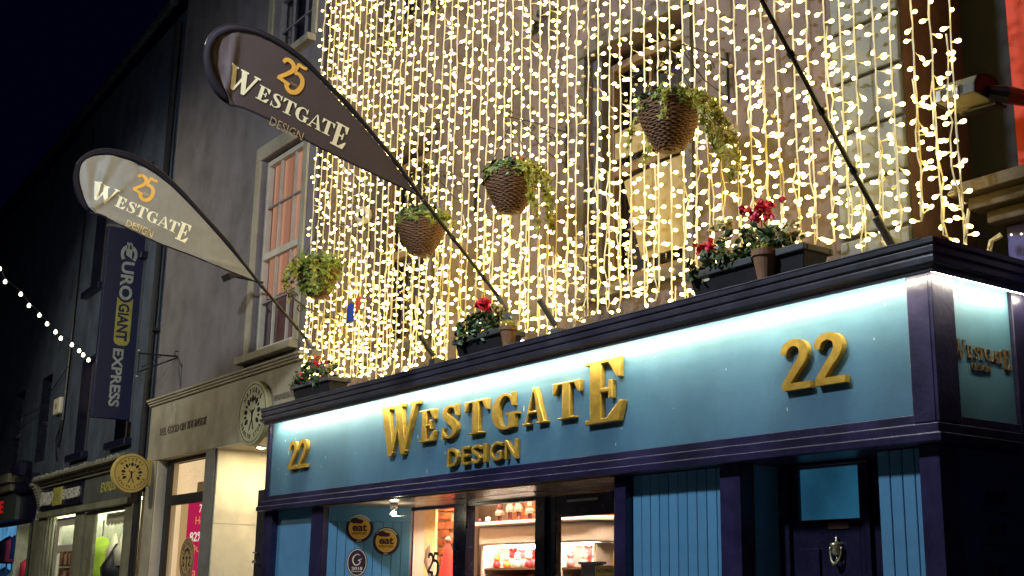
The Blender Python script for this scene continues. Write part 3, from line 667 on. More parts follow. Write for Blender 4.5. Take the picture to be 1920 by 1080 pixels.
lab_b = "black iron scroll bracket above the basket left of the largest"
basket(-8.44, 4.88, .225, "wicker basket with orange and purple flowers, left of the largest one", 90, [(m_purple, 9, (-.08, -.03)), (m_orange, 8, (.08, 0))], 0, [(.05, .6, .8), (-.3, .5, .6), (.35, .65, 1.0), (.6, .7, .5), (-.1, .75, .3)], 6)
lab_b = "black iron scroll bracket above the basket crossed by the flagpole"
basket(-9.91, 4.82, .23, "wicker basket with clipped greenery, its rim crossed by the dark flagpole", 130, [(m_orange, 4, (.06, 0))], 0, [(.1, .25, .5), (-.3, .25, .4), (.4, .22, .6)], 7)
lab_b = "black iron scroll bracket above the ivy covered basket at the curtain's left"
basket(-12.06, 4.80, .22, "leftmost basket, almost hidden under bright green ivy leaves", 120, [(m_orange, 5, (-.10, -.05)), (m_purple, 9, (.03, 0))], 230, [(3.6, .45, -.6), (-1.7, .3, 0), (-2.4, .38, -.3), (-1.2, .34, .3), (-.6, .4, .4), (4.0, .3, -.4)], 8)
# spare scroll bracket by the left end of the curtain
w = thing('wall_bracket', "small spare scroll bracket low on the wall below the ivy basket", 'bracket', (-12.95, .3, 4.75))
b = MB(); b.tube([(-12.95, .58, 4.62), (-12.95, .30, 4.70), (-12.95, .14, 4.78)], .009, 6)
for k_ in ((.13, 4.82, .045), (.22, 4.68, .05)): b.tube([(-12.95, k_[0] + k_[2] * (1 - k/30) * math.cos(k * .42), k_[1] + k_[2] * (1 - k/30) * math.sin(k * .42)) for k in range(20)], .008, 5)
part('iron_scroll', b, m_black, w)

def trough(x0, x1, lab, seed, dark, blooms, sticker_=False):
    rnd.seed(seed); z0, z1 = 3.495, 3.68; y0, y1 = -.10, .13
    t = thing('planter_trough', lab, 'planter', ((x0 + x1) / 2, .02, z0), 'planters on the shop ledge')
    b = MB(); P = [(y0 + .03, z0), (y1 - .03, z0), (y1, z1 - .03), (y0, z1 - .03)]
    b.add([(x0 + .03, *P[0]), (x0 + .03, *P[1]), (x0, *P[2]), (x0, *P[3]), (x1 - .03, *P[0]), (x1 - .03, *P[1]), (x1, *P[2]), (x1, *P[3])], [(0,3,2,1), (4,5,6,7), (0,1,5,4), (1,2,6,5), (2,3,7,6), (3,0,4,7)])
    part('trough', b, m_trough, t, bevel=.008)
    b = MB()
    for a, c, d, e in ((x0-.02, x1+.02, y0-.022, y0+.012), (x0-.02, x1+.02, y1-.012, y1+.022), (x0-.02, x0+.012, y0+.013, y1-.013), (x1-.012, x1+.02, y0+.013, y1-.013)): b.box(a, c, d, e, z1 - .045, z1)
    part('rim', b, mat("grey_plastic" + str(seed), (.065, .065, .07), .45, var=.2), t, bevel=.006)
    b = MB()
    for _ in range(dark):
        x = rnd.uniform(x0 + .02, x0 + (x1 - x0) * .8); hgt = .17 * math.sin((x - x0) / (x1 - x0) * math.pi) + .05; p = (x, rnd.uniform(y0 - .05, y1), z1 + rnd.uniform(-.05, hgt)); leafmesh(b, p, rdir(.6) + Vector((.2, -.5, 0)), rdir(), rnd.uniform(.045, .075), 'oval')
    part('foliage', b, m_leafdark, t, kind='stuff')
    for fx, fz, fm, n, rr_ in blooms:
        b = MB(); c = Vector((fx, -.03, fz))
        for _ in range(n):
            p = c + Vector((rnd.gauss(0, rr_), rnd.gauss(0, rr_ * .5), rnd.gauss(0, rr_ * .45)))
            for k in range(4): leafmesh(b, p + rdir() * .01, rdir(.4) + Vector((.3, -.5, 0)), (0, 0, 1), .042, 'petal')
        b.tube([(fx, 0, z1 - .03), (fx + .01, -.02, fz)], .004, 5); part('flowers', b, fm, t, kind='stuff')
    if sticker_:
        b = MB(); b.add([(x0 + .12, y0 + .012, 3.60), (x0 + .19, y0 + .012, 3.605), (x0 + .19, y0 + .003, 3.655), (x0 + .12, y0 + .003, 3.65)], [(0, 1, 2, 3)]); b.v = [(x, y - .008, z) for x, y, z in b.v]; part('price_label', b, m_wh, t)
trough(-6.14, -5.12, "long black trough of red cyclamen at the ledge's right end", 31, 380, [(-6.05, 3.86, m_red, 30, .045), (-5.55, 4.00, m_red, 40, .06), (-5.90, 3.98, m_cream, 14, .04), (-5.30, 3.80, m_cream, 12, .04)], True)
trough(-9.10, -8.42, "short black trough with pink red cyclamen in the ledge's middle", 32, 300, [(-8.78, 3.97, m_red, 34, .045), (-8.68, 3.90, m_red, 10, .03), (-8.55, 3.88, m_cream, 12, .035)])
trough(-12.35, -11.5, "black trough at the ledge's far left end behind light strings", 33, 220, [(-12.28, 3.78, m_red, 14, .035), (-11.85, 3.86, m_red, 12, .04), (-11.95, 3.95, m_orange, 10, .03), (-11.7, 3.80, m_cream, 12, .04)])
def pot(x, lab, s=1.):
    t = thing('plant_pot', lab, 'plant pot', (x, -.13, 3.495), 'terracotta pots on the ledge')
    b = MB(); b.lathe([(.055*s, 0), (.085*s, .17*s), (.095*s, .17*s), (.095*s, .215*s), (.08*s, .215*s), (.07*s, .15*s), (0, .15*s)], (x, -.12, 3.495), 20); part('pot', b, m_terra, t, smooth=False)
    b = MB(); clump(b, (x, -.12, 3.495 + .23*s), .08*s, 40, .035, 'ivy', .5); part('foliage', b, m_leafyellow, t, kind='stuff')
pot(-5.42, "terracotta pot pushed against the long trough of red cyclamen", .9); pot(-8.26, "terracotta pot beside the middle trough of pink red cyclamen", .78)
# red and blue bunting scrap pinned to the wall
t = thing('flag_scrap', "scrap of red and blue cloth hanging behind lights near the ivy basket", 'flag', (-11.25, .10, 4.35))
b = MB(); b.add([(-11.38 + .02*i, .10 + .012*math.sin(i*1.1), z_) for i in range(7) for z_ in (4.36, 4.50)], [(2*i, 2*i+2, 2*i+3, 2*i+1) for i in range(6)]); part('red_cloth', b, mat("red_cloth", (.8, .09, .02), .6), t)
b = MB(); b.add([(-11.56 + .02*i, .10 + .012*math.sin(i*1.1), z_) for i in range(8) for z_ in (4.26, 4.46)], [(2*i, 2*i+2, 2*i+3, 2*i+1) for i in range(7)]); part('blue_cloth', b, mat("blue_cloth", (.03, .05, .35), .6), t)
b = MB(); b.tube([(-11.6, .10, 4.25), (-11.40, .11, 4.32), (-11.2, .13, 4.5)], .006, 5); part('stick', b, m_black, t)

# ---------------------------------------------------------------- feather flags on poles
F2O = [(-0.607,4.827),(-0.853,5.085),(-1.094,5.293),(-1.331,5.498),(-1.561,5.653),(-1.739,5.786),(-1.911,5.866),(-2.079,5.917),(-2.241,5.936),(-2.376,5.921),(-2.485,5.876),(-2.567,5.789),(-2.61,5.673),(-2.614,5.56),(-2.583,5.435),(-2.532,5.337),(-2.451,5.255),(-2.37,5.23)]
F2L = [(-2.37,5.23),(-2.282,5.243),(-1.959,5.176),(-1.672,5.078),(-1.378,5.005),(-0.974,4.909),(-0.607,4.827)]
F2I = [(-0.661,4.850),(-0.932,5.116),(-1.197,5.336),(-1.456,5.528),(-1.66,5.675),(-1.81,5.767),(-2.003,5.84),(-2.192,5.881),(-2.349,5.859),(-2.478,5.787),(-2.537,5.693),(-2.529,5.583),(-2.484,5.46),(-2.435,5.384),(-2.385,5.30)]
F1O = [(-0.402,4.831),(-0.618,5.05),(-0.787,5.233),(-1.113,5.506),(-1.371,5.727),(-1.621,5.897),(-1.772,5.961),(-1.919,6.001),(-2.063,6.017),(-2.203,6.009),(-2.321,5.971),(-2.424,5.89),(-2.5,5.775),(-2.524,5.638),(-2.494,5.5),(-2.439,5.38),(-2.379,5.312),(-2.316,5.278)]
F1L = [(-2.316,5.278),(-2.218,5.285),(-1.903,5.182),(-1.552,5.082),(-1.194,5.014),(-0.825,4.926),(-0.402,4.831)]
F1I = [(-0.449,4.850),(-0.716,5.106),(-0.979,5.338),(-1.237,5.554),(-1.491,5.744),(-1.675,5.844),(-1.854,5.914),(-2.028,5.941),(-2.196,5.94),(-2.331,5.899),(-2.433,5.818),(-2.459,5.697),(-2.436,5.57),(-2.38,5.437),(-2.335,5.34)]
def resample(P, n):
    P = [Vector(p) for p in P]; L_ = [0]
    for a, b in zip(P, P[1:]): L_.append(L_[-1] + (b - a).length)
    out = []
    for k in range(n):
        s = L_[-1] * k / (n - 1); i = max(j for j in range(len(L_)) if L_[j] <= s + 1e-9); i = min(i, len(P) - 2)
        t = (s - L_[i]) / (L_[i+1] - L_[i]); out.append(P[i].lerp(P[i+1], t))
    # smooth once
    sm = [out[0]] + [(out[i-1] + out[i]*2 + out[i+1]) / 4 for i in range(1, n-1)] + [out[-1]]
    return sm
def feather_flag(X, O, I, Lw, base, lab, fabric, creases, tl, br, col_txt, col_25, col_des, amp):
    t = thing('feather_flag', lab, 'flag', (X, base[0], base[1]), 'teardrop flags on poles over the street')
    def warp(y, z):      # folds running from the back corner of the cloth
        d = 0
        for (y0, z0, y1, z1, a, wd) in creases:
            v = Vector((y1 - y0, z1 - z0)); L_ = v.length; v /= L_; q = Vector((y - y0, z - z0)); s = max(0, min(1, q.dot(v) / L_)); e = (q - v * s * L_).length
            d += a * math.exp(-(e / wd) ** 2) * (1 - .5 * s)
        return amp * d
    fr = lambda u, v, w: Vector((X + w + warp(u, v), u, v))
    o = resample(O, 60); ii = resample(I, 60); low = resample(Lw, 30)
    # cloth: outline of inner edge + lower edge, with interior points for the folds
    outline = [tuple(p) for p in ii] + [tuple(p) for p in low[1:-1]]
    V = [Vector(p) for p in outline]; nO = len(V)
    ys = [p[0] for p in outline]; zs = [p[1] for p in outline]
    def inside(y, z):
        c = False
        for a in range(nO):
            p, q = outline[a], outline[(a+1) % nO]
            if (p[1] > z) != (q[1] > z) and y < (q[0]-p[0]) * (z-p[1]) / (q[1]-p[1]) + p[0]: c = not c
        return c
    y = min(ys)
    while y < max(ys):
        z = min(zs)
        while z < max(zs):
            if inside(y, z) and min((Vector((y, z)) - v).length for v in V[:nO]) > .012: V.append(Vector((y, z)))
            z += .022
        y += .022
    v, e, f, *_ = geometry.delaunay_2d_cdt(V, [(k, (k+1) % nO) for k in range(nO)], [list(range(nO))], 1, 1e-6)
    mb = MB(); mb.add([fr(p.x, p.y, 0) for p in v], [tuple(q) for q in f]); cl = part('cloth', mb, fabric, t, smooth=True)
    mb = MB(); n = 60
    sec = lambda p, q: [(X + .004, *p), (X + .009, *p.lerp(q, .5)), (X + .004, *q), (X - .008, *p.lerp(q, .5))]
    vs = []; 
    for p, q in zip(o, ii): vs += sec(p, q)
    fs = [(4*k+a, 4*k+(a+1) % 4, 4*k+4+(a+1) % 4, 4*k+4+a) for k in range(n-1) for a in range(4)] + [(0,1,2,3), (4*n-1, 4*n-2, 4*n-3, 4*n-4)]
    mb.add(vs, fs); part('sleeve', mb, m_sleeve, t, smooth=True)
    mb = MB(); vs = []
    for p in low: vs += [(X + .003 + warp(*p), p.x, p.y + .012), (X + .005 + warp(*p), p.x, p.y - .006), (X - .004 + warp(*p), p.x, p.y)]
    mb.add(vs, [(3*k+a, 3*k+(a+1) % 3, 3*k+3+(a+1) % 3, 3*k+3+a) for k in range(29) for a in range(3)]); part('hem', mb, m_sleeve, t)
    mb = MB(); pp = [Vector((X, base[0], base[1]))] + [Vector((X - .002, p.x, p.y)) for p in o[:50]]; nn_ = len(pp)
    mb.tube(pp, [.017 - .010 * k / nn_ for k in range(nn_)], 8)
    d = (pp[1] - pp[0]).normalized()
    for s_ in (.25, .62, .96): c = pp[0].lerp(pp[1], s_); mb.tube([c - d * .025, c + d * .025], .021, 8)
    part('pole', mb, m_pole, t, smooth=True)
    ang = math.atan2(br[1] - tl[1], br[0] - tl[0]); wd = math.hypot(br[0] - tl[0], br[1] - tl[1]); T = rot2(tl, ang)
    fl0 = lambda u, v, w: Vector((X + w, u, v))
    def onto(m):          # refine the flat print and lay it on the folds of the cloth
        V = [tuple(p) for p in m.v]; F = []
        for f_ in m.f: F += [(f_[0], f_[k], f_[k+1]) for k in range(1, len(f_) - 1)]
        for _ in range(6):
            G = []; cache = {}; big = False
            def mid(a, b_):
                k = (min(a, b_), max(a, b_))
                if k not in cache: cache[k] = len(V); V.append(tuple((V[a][q] + V[b_][q]) / 2 for q in range(3)))
                return cache[k]
            for a, b_, c in F:
                e_ = sorted(((Vector(V[p]) - Vector(V[q])).length, p, q, r) for p, q, r in ((a, b_, c), (b_, c, a), (c, a, b_)))[-1]
                if e_[0] < .03: G.append((a, b_, c)); continue
                big = True; m_ = mid(e_[1], e_[2]); G += [(e_[1], m_, e_[3]), (m_, e_[2], e_[3])]
            F = G
            if not big: break
        m.v = [(p[0] + warp(p[1], p[2]), p[1], p[2]) for p in V]; m.f = F; return m
    mb = MB(); flat_westgate(mb, fl0, 0, -.155, wd, .20, .125, .0045, .0045, warp=T); part('name_print', onto(mb), col_txt, t)
    mb = MB(); P2, P5 = LOGO25; sc = .29
    M_ = lambda x, y: T(wd * .345 + x * sc, .0 + y * sc)
    solid2d(mb, [[M_(*q) for q in p] for p in P5], fl0, .0045, .0045); solid2d(mb, [[M_(*q) for q in p] for p in P2], fl0, .006, .006); part('anniversary_print', onto(mb), col_25, t)
    mb = MB(); write(mb, "YEARS", fl0, wd*.345 + .40*sc, wd*.345 + .62*sc, .36*sc, .43*sc, .0045, .0045, .0, warp=T)
    write(mb, "DESIGN", fl0, wd*.40, wd*.40 + .30, -.31, -.235, .0045, .0045, .0, warp=lambda u, v: T(u, v)); part('small_print', onto(mb), col_des, t)
    return t
m_sleeve = mat("sleeve_cloth", (.014, .011, .017), .85, var=.2, bump=.1, spec=.15); m_pole = mat("carbon_pole", (.018, .015, .016), .3, var=.2)
def cloth(name, c, rough, sheen=0.):
    m = mat(name, c, rough, var=.12, scale=5, bump=.15, bscale=140); b = m.node_tree.nodes["Principled BSDF"]; b.inputs["Sheen Weight"].default_value = sheen; return m
m_cl2 = cloth("plum_cloth", (.058, .038, .040), .75); m_cl1 = cloth("lamplit_plum_cloth", (.225, .205, .175), .58, .2)  # farther flag's plum is painted paler to stand in for lamplight
m_txt = mat("cream_ink", (.85, .78, .55), .5, var=.03); m_o25 = mat("orange_ink", (.75, .40, .07), .5, var=.05); m_des = mat("tan_ink", (.38, .27, .14), .5, var=.05); m_des1 = mat("lamplit_tan_ink", (.75, .55, .22), .5, var=.05)  # last ink is the tan one lightened to go with the lamplit cloth
feather_flag(-8.9, F2O, F2I, F2L, (.27, 4.02), "dark plum teardrop flag, the nearer one, over the lit curtain", m_cl2, [(-2.40,5.30,-2.36,5.83,1.2,.03), (-2.40,5.32,-2.52,5.72,-1.2,.05), (-2.40,5.30,-2.46,5.55,1.,.02)], (-2.385, 5.565), (-1.31, 5.285), m_txt, m_o25, m_des, .026)
feather_flag(-12.7, F1O, F1I, F1L, (.24, 4.25), "plum teardrop flag painted pale as if lamplit, the farther one, against the dark facade", m_cl1, [(-2.30,5.33,-2.15,5.92,1.1,.03), (-2.3,5.33,-2.28,5.85,-1.2,.03), (-2.3,5.33,-2.40,5.8,1.1,.035), (-2.3,5.33,-1.9,5.75,.7,.04), (-2.3,5.33,-2.02,5.92,-.6,.03), (-2.3,5.30,-1.7,5.2,.8,.03), (-1.85,5.9,-1.65,5.55,-.7,.04), (-1.0,5.0,-.6,4.98,.6,.03), (-1.9,5.2,-1.1,5.35,.4,.05), (-2.3,5.33,-2.0,5.6,.8,.025)], (-2.29, 5.625), (-1.215, 5.34), m_txt, m_o25, m_des1, .036)
# third pole: only its bare shaft is in view, its flag flies above the picture
t = thing('flagpole', "bare black flagpole slanting over the lights at the right", 'flagpole', (-4.80, .30, 3.72))
b = MB(); P0 = Vector((-4.80, .29, 3.74)); P1 = Vector((-4.80, -3.0, 7.75)); b.tube([P0, P0.lerp(P1, .5), P1], [.017, .013, .008], 8); part('shaft', b, m_pole, t, smooth=True)
for s_ in (.085, .165, .24):
    b = MB(); c = P0.lerp(P1, s_); d = (P1 - P0).normalized(); b.tube([c - d*.02, c + d*.02], .024, 8); part('clip', b, m_black, t)
def holder(x, y, z, lab, ln=.22):
    t = thing('flagpole_holder', lab, 'bracket', (x, y, z), 'flagpole sockets on the ledge')
    b = MB(); d = Vector((0, -.66, .75)); p = Vector((x, y, z)); b.tube([p, p + d * ln], .026, 8); part('socket', b, m_lead, t)
    b = MB(); b.box(x - .05, x + .05, y - .02, y + .10, z - .09, z - .03); b.tube([p - d*.03, p + Vector((0, .06, -.06))], .02, 6); part('foot', b, m_lead, t)
holder(-4.80, .34, 3.66, "socket holding the bare right-hand flagpole"); holder(-8.12, .25, 3.70, "empty flagpole socket right of the terracotta pots", .26); holder(-10.03, .25, 3.72, "empty flagpole socket left of the middle planter trough", .24)
holder(-8.9, .30, 3.97, "socket at the foot of the dark plum flag", .15); holder(-12.7, .27, 4.20, "socket at the foot of the farther flag", .12)
# dome camera on the wall
t = thing('wall_camera', "round cream security camera on the wall behind lights, left of the flag", 'camera', (-12.1, .55, 5.65))
b = MB(); ax = Vector((.5, -.8, -.2)).to_track_quat('Z', 'Y').to_matrix(); b.lathe([(.0, -.04), (.09, -.04), (.10, 0), (.095, .05), (.06, .075), (.055, .06), (0, .05)], (-12.1, .53, 5.65), 24, ax); part('housing', b, m_whiteframe, t, smooth=True)
b = MB(); b.lathe([(0, .052), (.04, .06), (.03, .085), (0, .095)], (-12.1, .53, 5.65), 16, ax); part('lens', b, m_black, t, smooth=True)
t = thing('junction_box', "small dark junction box high on the wall behind the lights", 'box', (-8.95, .56, 6.75))
b = MB(); b.box(-9.0, -8.9, .54, .6, 6.7, 6.8); b.tube([(-8.9, .58, 6.75), (-8.7, .58, 6.82), (-8.6, .57, 6.8)], .012, 6); b.lathe([(0, 0), (.035, .0), (.03, .05), (0, .05)], (-8.8, .54, 6.80), 10); part('casing', b, m_black, t)
# ---------------------------------------------------------------- inside the blue shop
m_int = mat("interior_plaster", (.62, .50, .40), .8, var=.06); m_brick = mat("red_brick", (.55, .17, .06), .85, var=.35, scale=9, bump=.5, bscale=40, randv=.3); m_mortar = mat("lime_mortar", (.50, .36, .25), .9, var=.2, bump=.3)
b = MB(); b.box(-13.4, -7.2, .80, 6.0, .08, .10); part('shop_floor', b, m_timber, shop)
b = MB(); b.box(-13.4, -7.2, .80, 6.0, 2.90, 2.95); b.box(-13.4, -7.2, 5.9, 6.0, .1, 2.9); b.box(-7.0, -6.95, .3, 6, .1, 2.9); b.box(-13.4, -11.3, .78, .80, .1, 2.9); b.box(-13.48, -13.4, .78, 6, .1, 2.95); part('shop_room', b, m_int, shop)
b = MB(); b.box(-13.38, -9.0, 1.30, 1.5, 2.52, 2.75); part('ceiling_beam', b, mat("cream_beam", (.70, .52, .28), .6), shop)
# white pier with cream edge, then brick wall
b = MB(); b.box(-13.38, -12.222, 1.55, 1.57, .1, 2.9); part('white_pier', b, mat("white_paint", (.66, .62, .58), .6, var=.05), shop)
b = MB(); b.box(-12.22, -12.0, 1.53, 1.56, .1, 2.9); part('cream_edge', b, mat("cream_trim", (.75, .55, .28), .6), shop)
bw = MB(); bw.box(-13.38, -9.2, 3.0, 3.1, .1, 2.88); bw.box(-13.38, -12.56, 2.2, 2.3, .1, 2.88); wallb = part('brick_wall', bw, m_mortar, shop)
bb = MB(); bb.box(-.115, .115, -.03, .03, -.038, .038); bme_ = mesh("brick", bb, m_brick); fixn(bme_)
zz = 1.55; row = 0
while zz < 2.85:
    x = -13.25 + (.13 if row % 2 else 0)
    while x < -9.8:
        yb = 2.2 if x < -12.6 else 3.0
        if not (-11.6 < x and zz < 2.3):
            inst('brick', bme_, wallb, (x + rnd.uniform(-.015, .015), yb + rnd.uniform(-.012, .01), zz + rnd.uniform(-.006, .006)), Matrix.Rotation(rnd.uniform(-.04, .04), 3, 'Y').to_quaternion(), (rnd.uniform(.82, 1.05), 1, rnd.uniform(.85, 1.1)))
        x += .26
    zz += .098; row += 1
cl = thing('ceiling_light', "lit ceiling panels inside the blue shop, the rear one added for its light", 'light', (-10.8, 1.1, 2.88))
b = MB(); b.box(-12.6, -9.0, .98, 1.16, 2.865, 2.885); b.box(-12.6, -9.0, 1.72, 1.86, 2.865, 2.885); part('diffuser', b, glow("ceiling_glow", (1, .74, .50), 75), cl); b = MB(); b.box(-12.63, -8.97, .95, 1.25, 2.886, 2.898); part('frame', b, m_whiteframe, cl)  # rear strip is added to light the bricks and figurines
# rounded display canopy with lit shelves
can = thing('display_canopy', "white rounded canopy counter with lit shelves inside the blue shop", 'counter', (-11.0, 2.4, .1))
m_can = mat("canopy_white", (.76, .68, .62), .5, var=.05)
def rrect(x0, x1, y0, y1, r, n=8):
    return [(x0 + r - r*math.cos(a), y0 + r - r*math.sin(a)) for a in [R(90*i/n) for i in range(n+1)]] + [(x1 - r + r*math.sin(a), y0 + r - r*math.cos(a)) for a in [R(90*i/n) for i in range(n+1)]] + [(x1, y1), (x0, y1)]
fl = lambda u, v, w: Vector((u, v, w))
b = MB(); b.extrude(rrect(-12.06, -9.78, 2.05, 2.9, .22), fl, 2.07, 2.27); part('fascia', b, m_can, can, bevel=.02)
b = MB(); b.extrude(rrect(-12.13, -9.72, 1.99, 2.9, .25), fl, 2.272, 2.32); part('top_shelf', b, m_can, can, bevel=.015)
b = MB(); b.box(-11.85, -9.95, 2.12, 2.20, 2.048, 2.062); b.box(-11.8, -10.0, 2.5, 2.56, 2.048, 2.062); part('tube_light', b, glow("tube_glow", (1, .94, .74), 34), can)
b = MB(); b.box(-11.9, -9.92, 2.86, 2.9, .3, 2.066); part('back_panel', b, mat("mint_panel", (.55, .62, .52), .6), can)
for x in (-11.92, -10.5, -9.92):
    b = MB(); b.box(x - .02, x + .02, 2.1, 2.86, .1, 2.066); part('upright', b, m_can, can)
for zz in (1.83, 1.60):
    b = MB(); b.box(-11.9, -9.94, 2.12, 2.86, zz - .02, zz); part('shelf', b, m_timber, can)
tc = [mat("toy_%s" % n, c, .55, var=.15) for n, c in (("red", (.60, .03, .04)), ("cream", (.75, .62, .42)), ("orange", (.75, .28, .05)), ("white", (.75, .72, .66)), ("pink", (.70, .25, .25)))]
TN = ("red", "cream", "orange", "white", "pink"); SZ = {}
def toy(x, y, z, k, s, j, shelf):
    t = thing('soft_toy', "small %s toy with a %s head on the %s lit shelf under the canopy" % (TN[k], TN[j], shelf), 'toy', (x, y, z), 'toys on the lit shelves')
    b = MB(); b.lathe([(0, 0), (.045*s, .01*s), (.055*s, .05*s), (.03*s, .10*s), (.0, .10*s)], (x, y, z), 10); part('body', b, tc[k], t, smooth=True)
    b = MB(); b.lathe([(0, 0), (.035*s, .012*s), (.045*s, .045*s), (.035*s, .078*s), (0, .09*s)], (x, y, z + .09*s), 10); part('head', b, tc[j], t, smooth=True)
    b = MB()
    for q in (-1, 1): b.lathe([(0, 0), (.018*s, .004*s), (.02*s, .02*s), (0, .035*s)], (x + q*.034*s, y, z + .165*s), 8)
    part('ear', b, tc[j], t, smooth=True)
rnd.seed(77)
CB = [(a, b_) for a in range(5) for b_ in range(5)]; rnd.shuffle(CB)
for i in range(20): toy(-11.82 + i * .096, 2.24 + (.13 if i % 2 else 0) + rnd.uniform(-.02, .02), 1.83, CB[i][0], (1.12 if i % 2 else .86) * rnd.uniform(.9, 1.1), CB[i][1], 'upper')
for i in range(14): toy(-11.8 + i * .135, 2.3 + rnd.uniform(-.05, .10), 1.60, CB[24 - i][0], rnd.uniform(.7, .95), CB[24 - i][1], 'lower')
def figure(x, k, tall):
    t = thing('figurine', "long legged grey figurine standing on the white canopy's top shelf", 'figurine', (x, 2.12, 2.32), 'figurines on the canopy shelf')
    m1 = m_red_d if k else m_int; h = tall
    b = MB()
    for q in (-.02, .02): b.tube([(x + q, 2.12, 2.32), (x + q, 2.12, 2.32 + h * .45)], .012, 6); b.lathe([(0, 0), (.02, .0), (.015, .02), (0, .025)], (x + q, 2.105, 2.32), 8)
    part('legs', b, m_maroon, t)
    b = MB(); b.lathe([(.05, 0), (.055, .03), (.03, h * .35), (0, h * .37)], (x, 2.12, 2.32 + h * .42), 10); part('coat', b, m_toygrey, t)
    b = MB(); b.lathe([(0, 0), (.03, .015), (.034, .04), (.0, .16)], (x, 2.12, 2.32 + h * .76), 10); part('hat', b, m_toygrey if k else m_maroon, t)
m_maroon = mat("maroon", (.10, .015, .02), .6); m_toygrey = mat("toy_felt", (.33, .25, .20), .8, var=.3); m_red_d = m_maroon
for i, x in enumerate((-11.62, -11.42, -11.26, -11.05, -10.85, -10.45)): figure(x, i % 2, .24 if i % 3 else .17)
for i, x in enumerate((-11.92, -11.78, -11.16, -10.25, -10.15, -9.95)):
    b = MB(); b.lathe([(0, 0), (.028, .004), (.02, .03), (.008, .045), (0, .05)], (x, 2.06, 2.32), 9); solo('ornament', b, m_maroon, "tiny dark ornament on the white canopy's top shelf", 'ornament', (x, 2.06, 2.32), 'ornaments on the canopy shelf', smooth=True)
b = MB(); b.lathe([(.15, 0), (.12, .12), (.045, .55), (.02, .66), (0, .67)], (-11.28, 1.25, 1.40), 16); t = thing('gnome', "red pointed felt gnome behind the left window pane", 'ornament', (-11.28, 1.25, 1.4)); part('cone', b, mat("red_felt", (.70, .03, .025), .8), t, smooth=True)
b = MB(); b.lathe([(0, 0), (.03, .01), (.034, .04), (0, .07)], (-11.28, 1.25, 2.06), 10); part('bobble', b, m_toygrey, t, smooth=True)
t = thing('lamp_arm', "curved dark sculpture standing before the white pier in the left window", 'sculpture', (-11.5, 1.2, 1.3))
b = MB(); b.tube([(-11.56, 1.2, 2.06), (-11.60, 1.2, 1.98), (-11.60, 1.2, 1.88), (-11.52, 1.2, 1.74), (-11.42, 1.2, 1.64), (-11.30, 1.2, 1.60), (-11.2, 1.2, 1.5)], [.004, .03, .04, .03, .03, .035, .02], 10); part('stem', b, mat("driftwood", (.16, .12, .10), .6, var=.3), t, smooth=True)
t = thing('number_print', "dark outlined 25 on the left window pane", 'decal', (-10.9, .70, 1.8))
P2, P5 = LOGO25; b = MB(); f_ = front(.712)
for P in (P2, P5): solid2d(b, [[(-10.78 + x * .26, 1.66 + y * .26) for x, y in q] for q in P], f_, 0, .001 if P is P2 else .002)
part('print', b, m_black, t)
for i, zz in enumerate((2.15, 2.05)):
    t = thing('framed_picture', ("upper" if i == 0 else "lower") + " of two small framed prints on the white pier", 'picture', (-12.67, 1.54, zz)); b = MB(); b.box(-12.72, -12.62, 1.53, 1.548, zz - .04, zz + .04); part('frame', b, m_black, t)
    b = MB(); b.extrude(circ(-12.67, zz, .02, .028, 12), front(1.529), 0, .002); part('print', b, m_toygrey, t)
t = thing('paper_notice', "yellow paper notice hung low in the shop door pane", 'notice', (-8.05, .70, 1.8)); b = MB(); b.box(-8.16, -7.91, .700, .704, 1.5, 1.79); part('sheet', b, mat("yellow_paper", (.75, .55, .16), .7), t)
b = MB(); f_ = front(.6995); write(b, "FACE MASKS", f_, -8.14, -7.93, 1.735, 1.765, 0, .001); write(b, "OR FACE", f_, -8.10, -7.95, 1.68, 1.71, 0, .001); part('print', b, m_black, t)
t = thing('notice_board', "slate grey display board at the foot of the shop door pane", 'board', (-8.3, 1.2, 1.4)); b = MB(); b.box(-8.92, -8.66, 1.15, 1.19, 1.2, 1.82); b.box(-8.95, -8.63, 1.14, 1.20, 1.82, 1.84); part('board', b, mat("slate", (.07, .09, .13), .6), t)
t = thing('hanging_bag', "orange paper bag hanging by the door pane's right edge", 'bag', (-8.5, 1.6, 1.95)); b = MB(); b.add([(-9.04, 1.6, 1.80), (-8.86, 1.6, 1.80), (-8.88, 1.6, 1.96), (-9.02, 1.6, 1.96), (-9.04, 1.66, 1.80), (-8.86, 1.66, 1.80), (-8.88, 1.63, 1.96), (-9.02, 1.63, 1.96)], [(0,1,2,3), (7,6,5,4), (0,4,5,1), (1,5,6,2), (2,6,7,3), (3,7,4,0)]); part('paper', b, tc[2], t)
b = MB(); b.tube([(-8.99, 1.61, 1.96), (-8.97, 1.61, 2.03), (-8.92, 1.61, 2.03), (-8.91, 1.61, 1.96)], .005, 5); part('handle', b, m_timber, t)

# ---------------------------------------------------------------- grey shop next door on the left
m_natup = mat("grey_stucco", (.19, .168, .182), .85, var=.12, scale=3, bump=.25, bscale=60, dirt=.35)
m_natst = mat("stone_fascia", (.38, .335, .25), .75, var=.12, scale=3, bump=.15, bscale=50, dirt=.35)
m_marble = mat("pale_marble", (.72, .65, .50), .45, var=.10, scale=2.5, dirt=.2)
ns = thing('health_shop', "grey shop with a carved leaf emblem fascia and lit window, left of the blue shop", 'shop', (-16, .6, 0))
nw = [(-15.24, -13.92, 4.50, 7.18), (-15.16, -13.90, 8.50, 10.7)]
part('wall', holed(MB(), -18.75, -13.505, 4.30, 12.0, nw, .60, .3), m_natup, ns)
b = MB(); b.box(-18.75, -13.505, .92, 6, 3.5, 12.0); part('rear_block', b, m_dark, ns)
b = MB(); b.box(-18.76, -13.506, .565, .9, 3.385, 4.215); fas = part('stone_fascia', b, m_natst, ns, bevel=.006)
